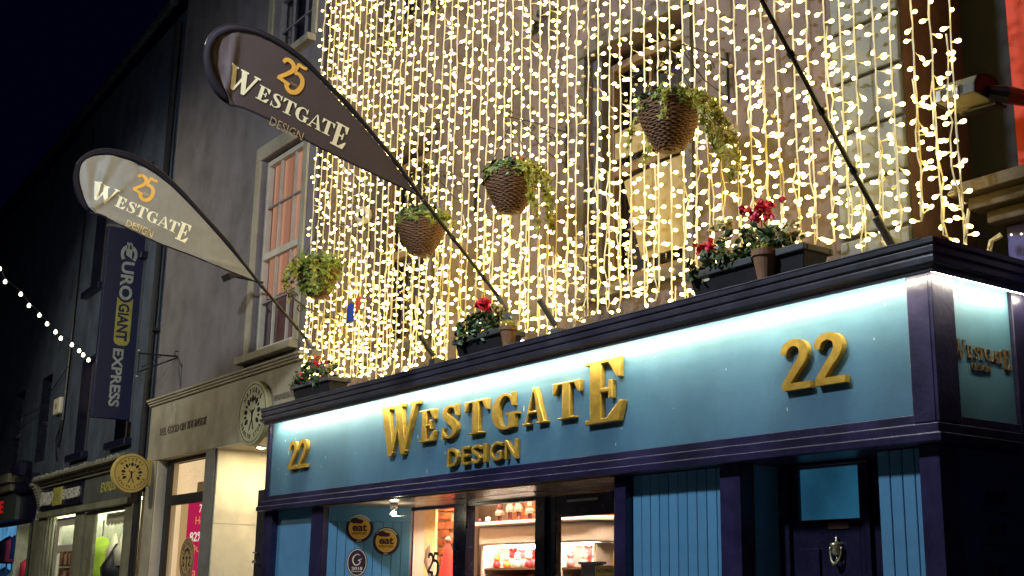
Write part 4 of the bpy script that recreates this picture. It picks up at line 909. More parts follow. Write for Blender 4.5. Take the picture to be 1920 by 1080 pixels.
b = MB()
for k in range(3): b.box(-18.78, -13.506, .53 - .025*k, .72, 4.217 + .032*k, 4.247 + .032*k)
part('string_course', b, m_natst, ns, bevel=.006)
f_ = front(.565)
b = MB(); write(b, "FEEL GOOD ON THE INSIDE", f_, -18.27, -16.47, 3.735, 3.845, 0, .012, .0); part('lettering', b, mat("stone_letters", (.17, .145, .105), .7), fas)
b = MB(); write(b, "WWW.NATURAL", f_, -14.30, -13.53, 3.80, 3.875, 0, .012, .0); part('lettering', b, bpy.data.materials["stone_letters"], fas)
b = MB(); b.box(-17.95, -17.70, .5625, .566, 3.86, 4.2); part('damp_patch', b, mat("damp_patch", (.36, .32, .24), .7, var=.3, scale=6), fas)
blind_lo = mat("lit_blind", (.5, .3, .2), .8)
def fold_shading(name, c0, c1, s, sc):  # light and shade of the curtain folds painted into its glow
    m = glow(name, c0, s); nt = m.node_tree; N = nt.nodes; L = nt.links; e = N["Emission"]; tc_ = N.new("ShaderNodeTexCoord"); mp = N.new("ShaderNodeMapping"); mp.inputs["Scale"].default_value = (sc, sc, .15)
    n = N.new("ShaderNodeTexNoise"); n.inputs["Scale"].default_value = 1; n.inputs["Detail"].default_value = 3; cr = N.new("ShaderNodeValToRGB"); cr.color_ramp.elements[0].color = tuple(c0) + (1,); cr.color_ramp.elements[1].color = tuple(c1) + (1,)
    cr.color_ramp.elements[0].position = .38; cr.color_ramp.elements[1].position = .62
    L.new(tc_.outputs["Object"], mp.inputs[0]); L.new(mp.outputs[0], n.inputs[0]); L.new(n.outputs[0], cr.inputs[0]); L.new(cr.outputs[0], e.inputs[0]); return m
for i, h in enumerate(nw):
    o = sash(ns, h[0] + .02, h[1] - .02, h[2] + .03, h[3] - .02, .70, m_whiteframe if i == 0 else m_greyframe, bars=2, rail=(5.82 if i == 0 else 9.5), name='sash_window')
    b = MB()
    for zz in ((5.2, 6.5) if i == 0 else (9.0, 10.1)): b.box(h[0] + .09, h[1] - .09, .685, .715, zz - .012, zz + .012)
    part('glazing_bar', b, m_greyframe, o)
    b = MB(); b.box(h[0] - .22, h[1] + .12, .48, .70, h[2] - .10, h[2] - .003); part('sill', b, m_natst, o, bevel=.01)
    b = MB(); b.box(h[0] - .16, h[0] - .003, .575, .66, h[2], h[3]); b.box(h[1] + .003, h[1] + .14, .575, .66, h[2], h[3]); b.box(h[0] - .16, h[1] + .14, .573, .66, h[3] + .003, h[3] + .2); part('surround', b, m_natst, o, bevel=.008)
    b = MB()
    if i == 0:
        n = 40; P = [(h[0] + (h[1] - h[0]) * k / n, .80 + .02 * math.sin(k * 1.5)) for k in range(n + 1)]
        b.add([(x, y, z_) for x, y in P for z_ in (5.30, h[3])], [(2*k, 2*k+2, 2*k+3, 2*k+1) for k in range(n)]); part('lit_curtain', b, fold_shading("curtain_glow", (.50, .245, .150), (.29, .125, .075), 1., 11), o)
        b = MB(); b.box(h[0], h[1], .86, .89, h[2], 5.35); part('room_backing', b, glow("dim_room", (.16, .085, .075), .55, .5, 2), o)
    else:
        b.box(h[0], h[1], .86, .89, h[2], h[3]); part('room_backing', b, m_dark, o)
# ground floor
part('pilaster', MB().box(-18.74, -18.35, .57, .9, .1, 3.383), m_natst, ns, bevel=.005); part('pilaster', MB().box(-16.43, -16.10, .57, .9, .1, 3.383), mat("grey_stone", (.19, .18, .16), .7, var=.15, dirt=.3), ns, bevel=.005)
part('stone_jamb', MB().box(-18.348, -18.30, .585, .9, .1, 3.383), m_marble, ns)
fb = MB(); fb.box(-18.298, -18.165, .72, .78, .1, 3.383); fb.box(-18.165, -16.44, .72, .78, 3.33, 3.383); fb.box(-18.165, -16.44, .715, .78, 2.72, 2.862); fb.box(-16.46, -16.432, .72, .78, .1, 3.33); fb.box(-18.165, -16.46, .72, .78, .1, .6)
nwin = part('shop_window', fb, m_black, ns, bevel=.005)
for a, c in ((.6, 2.72), (2.862, 3.33)): part('pane', MB().add([(-18.165, .75, a), (-16.46, .75, a), (-16.46, .75, c), (-18.165, .75, c)], [(0, 1, 2, 3)]), m_pane, nwin)
part('window_room', MB().box(-18.9, -16.12, .98, 1.0, .3, 3.37), glow("cream_room", (1.0, .70, .38), .95, .12, 1.3), ns)
part('window_column', MB().box(-17.98, -17.82, .86, .93, .3, 2.8), glow("column_glow", (.70, .44, .19), .78), ns)
part('shelf_box', MB().box(-17.35, -17.15, .84, .92, 2.6, 3.02), mat("card_box", (.4, .28, .14), .8), ns)
part('reveal_slab', MB().box(-16.098, -16.06, .60, 2.0, 2.395, 3.383), m_marble, ns, bevel=.003); part('reveal_slab', MB().box(-16.098, -16.06, .60, 2.0, .1, 2.39), m_marble, ns, bevel=.003)
part('porch_ceiling', MB().box(-16.098, -13.51, .57, 2.0, 3.376, 3.384), m_marble, ns); part('porch_back', MB().box(-16.1, -13.51, 2.0, 2.02, .1, 3.38), m_marble, ns)
dl = thing('downlight', "lit recessed downlight in the cream porch ceiling of the grey shop", 'light', (-15.5, .96, 3.37)); part('rim', MB().lathe([(.075, 0), (.075, -.012), (.05, -.014), (.05, 0)], (-15.5, .96, 3.376), 16), m_steel, dl)
part('bulb', MB().lathe([(0, -.011), (.05, -.011)], (-15.5, .96, 3.372), 16), glow("downlight_glow", (1, .82, .48), 1900), dl)
dl = thing('downlight', "lit recessed downlight deeper in the grey shop's porch", 'light', (-15.5, 1.65, 3.37)); part('rim', MB().lathe([(.075, 0), (.075, -.012), (.05, -.014), (.05, 0)], (-15.5, 1.65, 3.376), 16), m_steel, dl)
part('bulb', MB().lathe([(0, -.011), (.05, -.011)], (-15.5, 1.65, 3.372), 16), bpy.data.materials["downlight_glow"], dl)  # this deeper downlight is added, out of view, to brighten the porch
d = part('door', MB().box(-14.72, -14.50, .62, .68, .1, 2.75), m_black, ns, bevel=.004)
part('handle', MB().tube([(-14.62, .60, 1.88), (-14.62, .56, 1.88), (-14.54, .55, 1.90)], .012, 8).lathe([(0, 0), (.03, .005), (.03, .02), (0, .02)], (-14.62, .585, 1.98), 10), m_steel, d)
part('door_pane', MB().box(-14.49, -14.42, .63, .66, 1.2, 2.35), mat("door_light", (.7, .62, .45), .5), d)
# carved oval plaque
pl = thing('oval_plaque', "large oval stone plaque with leaf wreath fixed to the grey shop fascia", 'plaque', (-14.78, .56, 3.72)); f_ = front(.562)
b = MB(); b.extrude(circ(-14.76, 3.70, .44, .405, 56), f_, 0, .075); part('disc', b, mat("plaque_stone", (.40, .38, .22), .6, var=.08), pl, bevel=.012)
b = MB(); ring(b, f_, -14.76, 3.70, .405, .37, .010, .075, .078); f3 = front(.562 - .075); store_emblem(b, f3, -14.76, 3.70, .405, .37, .004); part('emblem', b, m_dark, pl)
# pink poster and oval window decal behind the glass
po = thing('window_poster', "tall pink poster with white and orange figures in the cream shop window", 'poster', (-16.7, .78, 1.7)); b = MB(); b.box(-17.46, -16.75, .772, .776, .7, 2.73); part('sheet', b, glow("poster_glow", (.62, .018, .10), .85), po)
f_ = front(.771); b = MB()
for s_, u0, u1, v0, v1 in (("7", -17.03, -16.93, 2.58, 2.69), ("82%", -17.32, -16.84, 2.19, 2.32)): write(b, s_, f_, u0, u1, v0, v1, 0, .001, .02)
part('white_print', b, glow("white_ink_lit", (1, .85, .7), .9), po)
b = MB()
for s_, u0, u1, v0, v1 in (("Ho", -17.14, -16.83, 2.42, 2.53), ("Qui", -17.30, -16.84, 2.03, 2.15), ("a", -17.12, -17.0, 1.70, 1.80)): write(b, s_, f_, u0, u1, v0, v1, 0, .001)
part('orange_print', b, glow("orange_ink_lit", (1, .38, .10), .8), po)
de = thing('oval_decal', "tan oval leaf wreath decal on the cream shop window", 'decal', (-17.3, .74, 1.97)); f_ = front(.748); b = MB(); b.extrude(circ(-17.30, 1.95, .27, .30, 48), f_, 0, .003); part('disc', b, mat("decal_tan", (.42, .27, .12), .6, var=.1), de)
b = MB(); f3 = front(.745); ring(b, f3, -17.30, 1.95, .25, .275, .008, 0, .002); store_emblem(b, f3, -17.30, 1.95, .25, .275, .002); part('emblem', b, m_black, de)
# projecting round sign
ps = thing('projecting_sign', "round yellow projecting sign with leaf wreath at the grey shop's corner", 'sign', (-18.58, .6, 3.2)); f_ = side(-18.62)
b = MB(); b.extrude(circ(.27, 3.19, .285, .285, 48), f_, 0, .10); part('disc', b, mat("sign_yellow", (.58, .42, .10), .5, var=.06), ps, bevel=.01)
b = MB(); b.box(-18.60, -18.54, .50, .60, 3.03, 3.41); b.box(-18.612, -18.53, .54, .60, 3.02, 3.42); part('mount', b, bpy.data.materials["sign_yellow"], ps, bevel=.006)
b = MB(); f3 = side(-18.52); ring(b, f3, .27, 3.19, .25, .25, .007, 0, .003); store_emblem(b, f3, .27, 3.19, .255, .255, .003); part('emblem', b, m_dark, ps)
# triangular iron bracket
t = thing('sign_bracket', "empty black triangular iron sign bracket on the grey wall", 'bracket', (-18.0, .6, 4.6))
b = MB(); X_ = -17.9; b.tube([(X_, .59, 4.88), (X_, .02, 4.86)], .014, 6); b.tube([(X_, .59, 4.86), (X_, .02, 4.58)], .012, 6); b.tube([(X_, .02, 4.88), (X_, .02, 4.54)], .014, 6); b.tube([(X_, .35, 4.86), (X_, .08, 4.66)], .008, 6)
b.tube([(X_, .59 + .04*math.cos(k*.5), 4.92 + .04*math.sin(k*.5)) for k in range(12)], .008, 5); part('iron_frame', b, m_black, t)
b = MB(); b.lathe([(0, 0), (.022, .01), (.022, .03), (0, .04)], (X_, .02, 4.50), 10); b.lathe([(0, 0), (.022, .01), (.022, .03), (0, .04)], (X_, .02, 4.88), 10); part('finial', b, m_steel, t)
fl_ = thing('floodlamp', "small dark floodlight seen below the farther flag", 'lamp', (-14.9, .2, 5.45)); b = MB(); b.obox((-14.9, .15, 5.45), Matrix.Rotation(.5, 3, 'X'), .12, .09, .04); b.tube([(-14.9, .58, 5.42), (-14.9, .2, 5.44)], .015, 6); part('housing', b, m_black, fl_)

# ---------------------------------------------------------------- dark discount shop further left, its wall turned two degrees
m_eur = mat("navy_stucco", (.06, .08, .125), .85, var=.2, scale=2, bump=.3, bscale=40, dirt=.5)
m_eurst = mat("olive_stone", (.20, .19, .13), .75, var=.2, bump=.2, dirt=.4)
eu = thing('discount_shop', "dark stuccoed shop with a navy banner, farther down the street", 'shop', (-18.75, .6, 0), local=True, rotz=-R(2.1))
LX = lambda s: -s
ew = [(-2.06, -1.15, 3.86, 5.55), (-4.62, -3.72, 3.86, 5.6), (-2.1, -1.15, 6.9, 8.5), (-4.62, -3.72, 6.9, 8.5)]
part('wall', holed(MB(), -6.75, -.01, 3.3, 10.8, ew, 0, .3), m_eur, eu); part('rear_block', MB().box(-6.75, -.02, .32, 6, 3.02, 10.8), m_dark, eu)
for i, h in enumerate(ew):
    o = sash(eu, h[0] + .02, h[1] - .02, h[2] + .02, h[3] - .02, .20, m_surround, name='sash_window'); part('reveal_shade_strip', MB().box(h[0] + .001, h[0] + .019, .003, .298, h[2], h[3]), m_dark, o); part('sill', MB().box(h[0] - .15, h[1] + .12, -.12, .1, h[2] - .12, h[2] - .003), m_dark, o, bevel=.01)  # dark strip added on the left reveal to stand in for shade
    part('room_backing', MB().box(h[0], h[1], .30, .318, h[2], h[3]), m_darkroom, o)
part('pale_blind', MB().box(-4.5, -3.85, .2, .21, 4.7, 5.5), mat("pale_blind", (.55, .45, .28), .7, var=.2), eu)
part('gutter', MB().tube([(-6.75, -.22, 10.70), (-3.4, -.22, 10.80), (-.05, -.22, 10.88)], .075, 10), mat("wet_gutter", (.10, .10, .11), .15, metal=.5, var=.6, scale=4), eu)
part('roof', MB().add([(-6.75, -.2, 10.75), (-.02, -.2, 10.86), (-.02, 4, 13.5), (-6.75, 4, 13.4)], [(0, 1, 2, 3)]), m_dark, eu)
part('downpipe', MB().tube([(-.12, -.09, 10.6), (-.12, -.09, .15)], .055, 10), m_black, eu)
for z_ in (3.2, 5.4, 7.6): part('pipe_bracket', MB().box(-.22, -.02, -.12, 0, z_, z_ + .05), m_black, eu)
# shopfront
b = MB()
for k, (o_, z0, z1) in enumerate(((.12, 3.36, 3.42), (.20, 3.42, 3.47), (.30, 3.47, 3.53), (.26, 3.53, 3.56))): b.box(-6.35, -.42, -o_, .02, z0, z1)
part('cornice', b, m_eurst, eu, bevel=.008)
rnd.seed(4); b = MB()
for k in range(60): x = rnd.uniform(-6.3, -.5); s_ = rnd.uniform(.03, .14); b.box(x, x + s_, -.30 - rnd.uniform(.002, .01), -.1, 3.50, 3.535 + rnd.uniform(.0, .03))
part('flaking_lead', b, mat("flaking_lead", (.30, .28, .23), .5, var=.7, scale=10), eu, kind='stuff')
efas = part('fascia', MB().box(-6.45, -.60, -.06, .02, 2.90, 3.358), mat("slate_fascia", (.10, .105, .10), .5, var=.2, dirt=.3), eu); part('sill_board', MB().box(-6.5, -.55, -.13, .02, 2.80, 2.898), m_eurst, eu, bevel=.006)
part('sign_backing', MB().box(-6.40, -3.40, -.10, -.062, 2.95, 3.33), m_dark, efas); f_ = front(-.102)
b = MB(); write(b, "€URO", f_, -6.30, -5.32, 3.02, 3.28, 0, .03, .03); write(b, "EXPRESS", f_, -4.60, -3.50, 3.06, 3.24, 0, .03, .02); part('lettering', b, mat("white_letters", (.55, .53, .45), .5), efas)
b = MB(); b.extrude(rc(-5.30, 2.98, -4.68, 3.31), f_, 0, .03); part('lettering_box', b, mat("box_yellow", (.40, .37, .08), .5), efas, bevel=.01)
b = MB(); write(b, "GIANT", f_, -5.25, -4.73, 3.07, 3.22, .03, .033, .02); part('lettering', b, mat("box_ink", (.28, .26, .07), .6), efas)
b = MB(); write(b, "EXPRESS", f_, -2.3, -1.4, 3.06, 3.22, -.04, -.03, .01); part('lettering', b, bpy.data.materials["box_yellow"], efas)
b = MB()
for k in range(10): a = k / 9; b.box(-6.55, -6.36, -.30 + .22 * a ** .6, -.06, 3.46 - .056 * (k + 1), 3.46 - .056 * k)
part('console', b, m_eurst, eu, bevel=.006); part('pilaster', MB().box(-7.0, -6.12, -.05, .05, .1, 2.80), m_eurst, eu, bevel=.006)
b = MB()
for k in range(4): b.box(-6.10 + .13*k, -6.02 + .13*k, -.03 + .03*k, .06, .1, 2.80)
part('jamb_moulding', b, m_eurst, eu, bevel=.005); part('pilaster', MB().box(-3.87, -3.30, -.05, .05, .1, 2.80), m_eurst, eu, bevel=.006); part('pilaster', MB().box(-.90, -.40, -.05, .05, .1, 2.80), m_eurst, eu, bevel=.006)
dr = MB(); dr.box(-5.40, -5.15, .01, .06, .1, 2.76); dr.box(-5.15, -3.88, .01, .06, 2.62, 2.76); dr.box(-5.15, -3.88, .008, .06, 2.16, 2.28); dp = part('door', dr, m_whiteframe, eu, bevel=.005)
part('pane', MB().add([(-5.15, .04, .1), (-3.88, .04, .1), (-3.88, .04, 2.62), (-5.15, .04, 2.62)], [(0, 1, 2, 3)]), m_pane, dp)
part('shop_light', MB().box(-8, -1.0, .40, .5, 2.96, 2.98), glow("shop_tube", (.95, 1, .74), 34), eu)
part('shop_room', MB().box(-9.2, -.6, .62, .64, .1, 3.0).box(-9.2, -.6, .12, .62, 2.985, 2.995).box(-9.25, -9.2, .12, .62, .1, 2.99).box(-.62, -.6, .12, .62, .1, 2.99), mat("pale_room", (.5, .5, .40), .8), eu)
wf = MB(); wf.box(-3.29, -2.75, -.01, .05, .1, 2.80); wf.box(-2.75, -.90, -.01, .05, 2.74, 2.80); wf.box(-2.75, -.9, -.01, .05, .1, .9); wp = part('shop_window', wf, m_eurst, eu, bevel=.02)
part('pane', MB().add([(-2.75, .03, .9), (-.90, .03, .9), (-.90, .03, 2.74), (-2.75, .03, 2.74)], [(0, 1, 2, 3)]), m_pane, wp)
def E2(s, off, z): return Vector((-18.75, .6, 0)) + Matrix.Rotation(-R(2.1), 3, 'Z') @ Vector((-s, off, z))
def DS(s, off): return s + off * (18.75 + s) / 6.4          # keeps a thing behind the same bit of window when set deeper
def DZ(z, off): return 1.55 + (z - 1.55) * (1 + off / 6.4)
def ething(name, lab, cat, s, off, z, group=None): return thing(name, lab, cat, E2(s, off, z), group)
def eb(mb, s0, s1, o0, o1, z0, z1):
    P = [E2(s, o, z) for s in (s0, s1) for o in (o0, o1) for z in (z0, z1)]; return mb.add(P, [(0,1,3,2), (4,6,7,5), (0,4,5,1), (2,3,7,6), (0,2,6,4), (1,5,7,3)])
t = ething('hanging_coat', "bright lime green coat hanging in the far shop's window", 'coat', DS(2.4, .45), .45, 1.6); b = MB(); cpt = E2(DS(2.38, .45), .45, 0)
b.lathe([(.36, 1.55), (.33, 1.8), (.27, 2.1), (.27, 2.22), (.12, 2.34), (.09, 2.40), (0, 2.42)], (cpt.x, cpt.y, 0), 14); part('coat_body', b, mat("lime_cloth", (.32, .46, .03), .7, var=.2), t, smooth=True); part('hanger', MB().tube([cpt + Vector((0, 0, 2.4)), cpt + Vector((0, 0, 2.7))], .01, 5), m_black, t)
for i, (s_, z0, z1, c, lab) in enumerate(((1.62, 1.9, 2.42, m_wh, "white figure cutout left of the dark dress, far shop window"), (1.16, 1.9, 2.40, m_wh, "white figure cutout right of the dark dress, far shop window"), (1.38, 1.5, 2.25, m_black, "dark dress between two white cutouts in the far shop window"))):
    s_ = DS(s_, .35); t = ething('window_display', lab, 'display', s_, .35, z0); b = MB(); cpt = E2(s_, .35, 0); w_ = .13 if i < 2 else .26
    b.lathe([(w_ * .8, z0), (w_, (z0 + z1) / 2), (w_ * .5, z1 - .15), (w_ * .2, z1), (0, z1 + .02)], (cpt.x, cpt.y, 0), 10); part('figure', b, c, t, smooth=True)
t = ething('scalloped_pelmet', "white scalloped pelmet across the top of the far shop's window", 'pelmet', 1.5, .2, 2.6)
b = MB(); b.extrude([(-2.5, 2.74), (-2.5, 2.60)] + [(-2.5 + .2 * k + .2 * q / 6, 2.60 - .06 * math.sin(math.pi * q / 6)) for k in range(6) for q in range(1, 7)] + [(-1.3, 2.74)], lambda u, v, w: E2(-u, .12 + w, v), 0, .02); part('cloth', b, m_wh, t)
for i, (s_, m_, z_) in enumerate(((2.3, m_toygrey, 1.42), (1.9, tc[0], 1.35), (1.1, m_maroon, 2.42), (1.75, m_toygrey, 1.45))):
    t = ething('stock_box', ("grey box under the lime coat", "red box low in the far shop window", "maroon box high by the pelmet's right end", "grey box left of the dark dress")[i], 'box', s_, .6, z_); s_ = DS(s_, .45); b = MB(); eb(b, s_ - .14, s_ + .14, .45, .65, z_ - .12, z_ + .12); part('carton', b, m_, t); b = MB(); eb(b, s_ - .15, s_ + .15, .44, .66, z_ + .121, z_ + .14); part('lid', b, m_, t)
sh = ething('shelf_rack', "tall rack packed with brown goods behind the far shop's door", 'rack', 4.5, .9, .1); rnd.seed(8)
for z_ in (1.3, 1.62, 1.95, 2.22): b = MB(); eb(b, 4.4, 6.6, .30, .55, z_ - .02, z_); part('shelf', b, m_timber, sh)
ms = [mat("pack_%d" % i, c, .6, var=.2) for i, c in enumerate(((.30, .14, .09), (.42, .25, .16), (.22, .09, .07), (.5, .36, .25), (.36, .06, .05)))]
for z_ in (1.3, 1.62, 1.95):
    s_ = 4.43
    while s_ < 6.5:
        w_ = rnd.uniform(.08, .17); h_ = rnd.uniform(.18, .29); b = MB(); eb(b, s_, s_ + w_ * .9, .30, .5, z_ + .001, z_ + h_)
        p_ = E2(s_, .3, z_); solo('packet', b, ms[rnd.randrange(5)], "narrow brown packet on the rack behind the far shop's door", 'packet', p_, 'packets on the far shop rack'); s_ += w_
# banner sign
bn = thing('banner_sign', "tall navy banner sign with white and yellow vertical lettering", 'sign', E2(1.2, 0, 5.6))
f_b = lambda u, v, w: E2(1.2 - w, u, v)
m_navy = mat("navy_banner", (.012, .014, .055), .5, var=.15)
b = MB(); b.extrude(rc(-.63, 4.14, -.03, 7.25), f_b, -.06, .06); part('panel', b, m_navy, bn, bevel=.006)
b = MB(); b.extrude(rc(-.03, 4.12, .0, 7.3), f_b, -.05, .05); b.extrude(rc(-.65, 7.252, 0, 7.29), f_b, -.05, .05); part('frame', b, m_steel, bn)
V = lambda z1: (lambda u, v: (v, z1 - u))      # text running downwards
fb_ = lambda u, v, w: f_b(u, v, .061 + w)
def down(mb, s_, y0, y1, zt, zb, d=.002, wgt=.02, shear=0.): write(mb, s_, fb_, 0, zt - zb, 0, y1 - y0, 0, d, wgt, warp=lambda u, v: (y0 + v, zt - u + shear * 0 ))
b = MB(); down(b, "€", -.41, -.14, 7.03, 6.72, wgt=.03); down(b, "URO", -.38, -.17, 6.70, 6.06, wgt=.03); down(b, "EXPRESS", -.39, -.22, 5.26, 4.33, wgt=.03); part('white_print', b, mat("banner_white", (.50, .50, .42), .5), bn)
b = MB(); q = circ(0, 0, .04, n=5, a0=0, a1=math.pi/2); b.extrude([(-.40, 6.02), (-.40, 5.40), (-.37, 5.34), (-.31, 5.315), (-.22, 5.315), (-.17, 5.34), (-.145, 5.40), (-.145, 6.10), (-.20, 6.04), (-.275, 6.015), (-.34, 6.04), (-.40, 6.10)], fb_, 0, .002); part('yellow_box', b, mat("banner_yellow", (.50, .42, .07), .5), bn)
b = MB(); down(b, "GIANT", -.37, -.19, 6.0, 5.39, .004, .035); part('navy_print', b, m_navy, bn)
# alarm box and cable
t = ething('alarm_box', "white alarm box with trailing cable on the dark stucco wall", 'alarm', 5.9, 0, 4.9); b = MB(); eb(b, 5.68, 6.15, -.10, 0, 4.74, 5.06); part('case', b, m_wh, t, bevel=.03)
b = MB(); b.tube([E2(5.72, -.03, 4.74), E2(5.75, -.02, 4.5), E2(5.95, -.03, 4.25), E2(5.9, -.02, 4.05), E2(5.75, -.02, 3.85)], .016, 5); b.tube([E2(5.45, -.03, 10.4), E2(5.5, -.03, 7), E2(5.55, -.03, 4.6), E2(5.7, -.03, 4.1)], .03, 6); part('cable', b, m_black, t)
b = MB(); b.extrude(circ(-5.92, 4.9, .06, .07, 12), lambda u, v, w: E2(-u, -.101 - w, v), 0, .003); part('badge', b, m_toygrey, t)

# ---------------------------------------------------------------- shop at the picture's left edge
lf = thing('corner_shop', "dark shop with a blue lit window at the left edge", 'shop', (-18.75, .6, 0), local=True, rotz=-R(2.1))
lw = [(-10.3, -9.3, 3.95, 5.65), (-7.75, -6.88, 3.95, 5.68)]
part('wall', holed(MB(), -16, -6.76, 3.3, 10.6, lw, 0, .3), m_eur, lf); part('rear_block', MB().box(-16, -6.76, .32, 6, 3.02, 10.6), m_dark, lf)
for h in lw:
    o = sash(lf, h[0] + .02, h[1] - .02, h[2] + .02, h[3] - .02, .22, m_dark, name='sash_window'); part('reveal_shade_strip', MB().box(h[0] + .001, h[0] + .019, .003, .298, h[2], h[3]), m_dark, o); part('room_backing', MB().box(h[0], h[1], .30, .318, h[2], h[3]), m_liner, o)  # left reveal gets the same added dark strip as painted shade
part('gutter', MB().tube([(-16, -.22, 10.55), (-6.76, -.22, 10.70)], .07, 10), bpy.data.materials["wet_gutter"], lf); part('roof', MB().add([(-16, -.2, 10.6), (-6.76, -.2, 10.75), (-6.76, 4, 13.4), (-16, 4, 13.4)], [(0, 1, 2, 3)]), m_dark, lf)
b = MB(); b.box(-16, -8.6, -.30, .02, 3.62, 3.80); b.box(-16, -8.7, -.22, .02, 3.46, 3.62); part('cornice', b, m_eurst, lf, bevel=.01)
b = MB(); b.lathe([(0, 0), (.22, .02), (.26, .14), (.2, .3), (0, .34)], (-8.05, -.12, 3.70), 12); b.box(-8.6, -7.1, -.16, 0, 3.40, 3.72); part('corbel', b, m_dark, lf)
lfas = part('fascia', MB().box(-16, -8.52, -.10, .02, 2.88, 3.44), mat("dark_green_fascia", (.07, .085, .075), .5, var=.15), lf); b = MB(); write(b, "E", front(-.102), -10.1, -9.75, 3.05, 3.30, 0, .02, .03); part('lettering', b, glow("red_letters", (.75, .02, .015), .4), lfas)
part('pilaster', MB().box(-8.515, -7.02, -.02, .03, 2.85, 3.44), m_dark, lf); part('pilaster', MB().box(-7.22, -7.02, -.02, .04, .1, 2.85), m_dark, lf); part('head_board', MB().box(-16, -7.23, -.03, .05, 2.76, 2.84), m_dark, lf)
part('pane', MB().add([(-16, .05, .3), (-7.25, .05, .3), (-7.25, .05, 2.75), (-16, .05, 2.75)], [(0, 1, 2, 3)]), m_pane, lf)
part('window_room', MB().box(-22, -9.35, .6, .62, .3, 2.98), glow("blue_room", (.10, .34, .62), .85, .75, 2.2, (1, 1, .6)), lf)
part('window_frame', MB().box(-7.62, -7.24, .02, .09, .1, 2.75), mat("grey_green", (.12, .14, .09), .6), lf)
for i, (s_, z0, z1, w_, c, lab) in enumerate(((9.45, 2.02, 2.62, .22, (.015, .01, .02), "dark dress form in the blue lit window"), (8.95, 2.05, 2.62, .17, (.75, .10, .25), "pink dress form in the blue lit window"), (8.25, 2.1, 2.65, .22, (.02, .10, .42), "deep blue form in the blue lit window, right of the pink one"), (7.75, 1.75, 2.1, .10, (.65, .03, .08), "small red form at the blue lit window's right"), (9.6, 1.3, 1.95, .22, (.03, .10, .25), "navy form low in the blue lit window"), (8.6, 1.2, 1.9, .18, (.35, .62, .62), "pale turquoise form low in the blue lit window"))):
    s_ = DS(s_, .3); t = ething('window_display', lab, 'display', s_, .3, z0); b = MB(); cpt = E2(s_, .3, 0); b.lathe([(w_, z0), (w_ * .9, z0 + (z1 - z0) * .5), (w_, z0 + (z1 - z0) * .75), (w_ * .4, z1 - .05), (0, z1)], (cpt.x, cpt.y, 0), 10); part('figure', b, mat("form_%d" % i, c, .6), t, smooth=True)
    b = MB(); b.tube([cpt + Vector((0, 0, .3)), cpt + Vector((0, 0, z0))], .02, 6); part('stand', b, m_steel, t)
# lights strung over the street
FP = [(-1.57,6.3),(-1.47,6.11),(-1.22,5.95),(-1.08,5.79),(-.91,5.66),(-.78,5.54),(-.64,5.43),(-.55,5.34),(-.37,5.26),(-.25,5.18),(-.18,5.12),(-.09,5.05)]
t = thing('festoon', "string of white bulbs sloping down to the dark facade", 'string lights', (-20, .6, 5.0)); b = MB(); b.tube([(-20, -6, 10.0), (-20, -2.6, 7.45)] + [(-20, y, z + .035) for y, z in FP] + [(-20, .25, 4.9), (-20, .64, 4.75)], .010, 5); part('cable', b, m_black, t)
fb0 = MB(); fb0.lathe([(0, -.045), (.024, -.032), (.028, -.005), (.014, .022), (0, .03)], (0, 0, 0), 10); fme = mesh("bulb", fb0, glow("festoon_glow", (1, .93, .66), 6), smooth=True)
for y, z in FP: inst('bulb', fme, t, (-20, y, z))
for y, z in ((-2.1, 6.85), (-2.6, 7.4), (-3.2, 7.85)): inst('bulb', fme, t, (-20, y, z))
b = MB(); b.tube([E2(10.8, -.10, 5.05), E2(9.5, -.35, 4.86), E2(7.4, -.10, 5.0), E2(5.5, -.05, 5.6)], .008, 5); solo('street_cable', b, m_black, "thin dark cable looping across the stucco at the left", 'cable', E2(8, 0, 5), bevel=0)

# ---------------------------------------------------------------- red house at the right edge
m_redw = mat("red_render", (.62, .045, .012), .75, var=.12, scale=3, bump=.2, dirt=.2); m_oldwood = mat("weathered_wood", (.085, .056, .026), .7, var=.45, scale=10, stretch=(.5, 5, 5), bump=.3)
rh = thing('red_house', "red rendered house at the right edge beyond the blue shop's corner", 'house', (-2, 1.0, 0))
part('wall', MB().box(-4.33, 4, 1.0, 6, 3.9, 11), m_redw, rh); part('ground_floor', MB().box(-4.30, 4, 1.02, 6, .1, 3.898), m_dark, rh)
part('return_wall', MB().box(-4.83, -4.332, 1.24, 6, .1, 11), m_liner, rh)
for i, (x, z0, z1, yo) in enumerate(((-4.60, 3.985, 4.065, .34), (-4.53, 3.90, 3.98, .26), (-4.46, 3.815, 3.895, .18))): part('cornice_board', MB().box(x, 3, 1.0 - yo, .998, z0, z1), m_oldwood, rh, bevel=.008)
rf = part('fascia', MB().box(-4.40, 3, .93, .998, 3.3, 3.80), mat("indigo_board", (.035, .025, .22), .5, var=.25), rh)
rnd.seed(3); b = MB()
for k in range(40): b.lathe([(0, -.008), (.008, 0), (0, .008)], (-4.38 + rnd.uniform(0, .9), .922, 3.50 + rnd.uniform(0, .29)), 6)
part('tiny_lights', b, glow("tiny_glow", (1, .8, .4), 5), rf, kind='stuff')
b = MB(); b.tube([(-4.62, .85, 3.99), (-4.60, .80, 4.06), (-4.55, .8, 4.08)], .012, 6); b.tube([(-4.60, .85, 3.95), (-4.62, .82, 3.75), (-4.62, .8, 3.55)], .012, 6); b.tube([(-4.42, .9, 3.75), (-4.48, .88, 3.72), (-4.52, .88, 3.60), (-4.53, .9, 3.5)], .018, 6); solo('loose_cable', b, m_wire, "loose pale cables dangling at the corner below the floodlight", 'cable', (-4.6, .85, 3.8))
ft = thing('floodlight', "grey unlit floodlight with a tilted hood on the red house", 'floodlight', (-4.31, .98, 4.62))
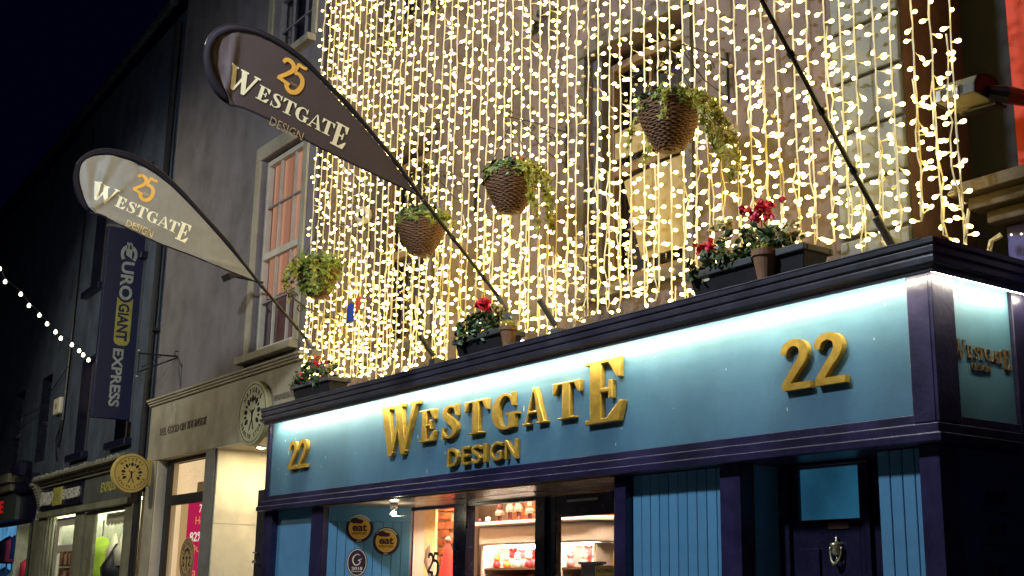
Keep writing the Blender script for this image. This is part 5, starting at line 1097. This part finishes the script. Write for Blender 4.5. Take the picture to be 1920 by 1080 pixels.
Cf = Vector((-4.40, .62, 4.56)); ax = Matrix.Rotation(R(6), 3, 'Y') @ Matrix.Rotation(R(-6), 3, 'Z')
b = MB()
def pt(a, c, d): return Cf + ax @ Vector((a, c, d))
prof_ = [(-.125, -.010), (-.125, .045), (-.105, .095), (-.04, .125), (.05, .115), (.11, .06), (.118, -.050), (.10, -.048), (.09, .05), (.03, .095), (-.04, .10), (-.09, .08), (-.112, .03), (-.112, -.010)]
n = len(prof_); vs = [pt(x_, a, c) for x_ in (-.165, .165) for a, c in prof_]; b.add(vs, [(i, (i+1) % n, n+(i+1) % n, n+i) for i in range(n)] + [tuple(range(n)), tuple(range(n, 2*n))[::-1]])
for x_ in (-.165, .153): b.add([pt(x_ + q, a, c) for q in (0, .012) for a, c in prof_[:7]], [tuple(range(7)), tuple(range(7, 14))[::-1]] + [(i, (i+1) % 7, 7+(i+1) % 7, 7+i) for i in range(7)])
part('hood', b, mat("floodlight_grey", (.035, .038, .040), .6, metal=.0, var=.2), ft)
b = MB(); b.add([pt(-.15, -.113, -.006), pt(.15, -.113, -.006), pt(.15, .10, -.036), pt(-.15, .10, -.036)], [(0, 1, 2, 3)]); part('glass', b, mat("floodlight_glass", (.20, .17, .11), .25, var=.1), ft)
for x_ in (-.11, .02):
    b = MB(); b.obox(pt(x_, -.124, .022), ax, .020, .006, .032); b.obox(pt(x_, -.118, -.010), ax, .020, .014, .006); part('clip', b, m_steel, ft)
    b = MB(); b.obox(pt(x_ + .045, -.122, .024), ax, .012, .004, .026); part('clip_slot', b, m_liner, ft)
b = MB(); b.obox(pt(.06, .08, -.060), ax, .13, .05, .006); part('lower_plate', b, m_black, ft)
b = MB(); b.tube([pt(.17, 0, .0), pt(.22, .06, .0), Vector((-4.20, .92, 4.58)), Vector((-4.16, .998, 4.60))], [.05, .055, .05, .05], 10); part('arm', b, m_black, ft)

# ---------------------------------------------------------------- unseen street lamps; the warm second one is added to light the left shops
for (P_, e_, c_, *_), lab in zip(LAMPS, ("cool white street lamp across the road from the blue shop", "added unseen warm lamp across the road, lighting the grey shop")):
    sl = thing('street_lamp', lab, 'street lamp', (P_.x, -8.4, .1)); x, z = P_.x, P_.z
    b = MB(); b.tube([(x, -8.4, .1), (x, -8.4, 1.2), (x, -8.4, z - .3), (x, -8.1, z + .1), (x, P_.y - .3, z + .12)], [.09, .07, .05, .04, .035], 12); part('column', b, m_black, sl)
    b = MB(); b.box(x - .18, x + .18, P_.y - .35, P_.y + .35, z + .03, z + .15); part('head', b, m_steel, sl, bevel=.02)
    b = MB(); b.box(x - .14, x + .14, P_.y - .28, P_.y + .28, z + .020, z + .026); part('lens', b, glow("lamp_lens", c_, 6), sl)
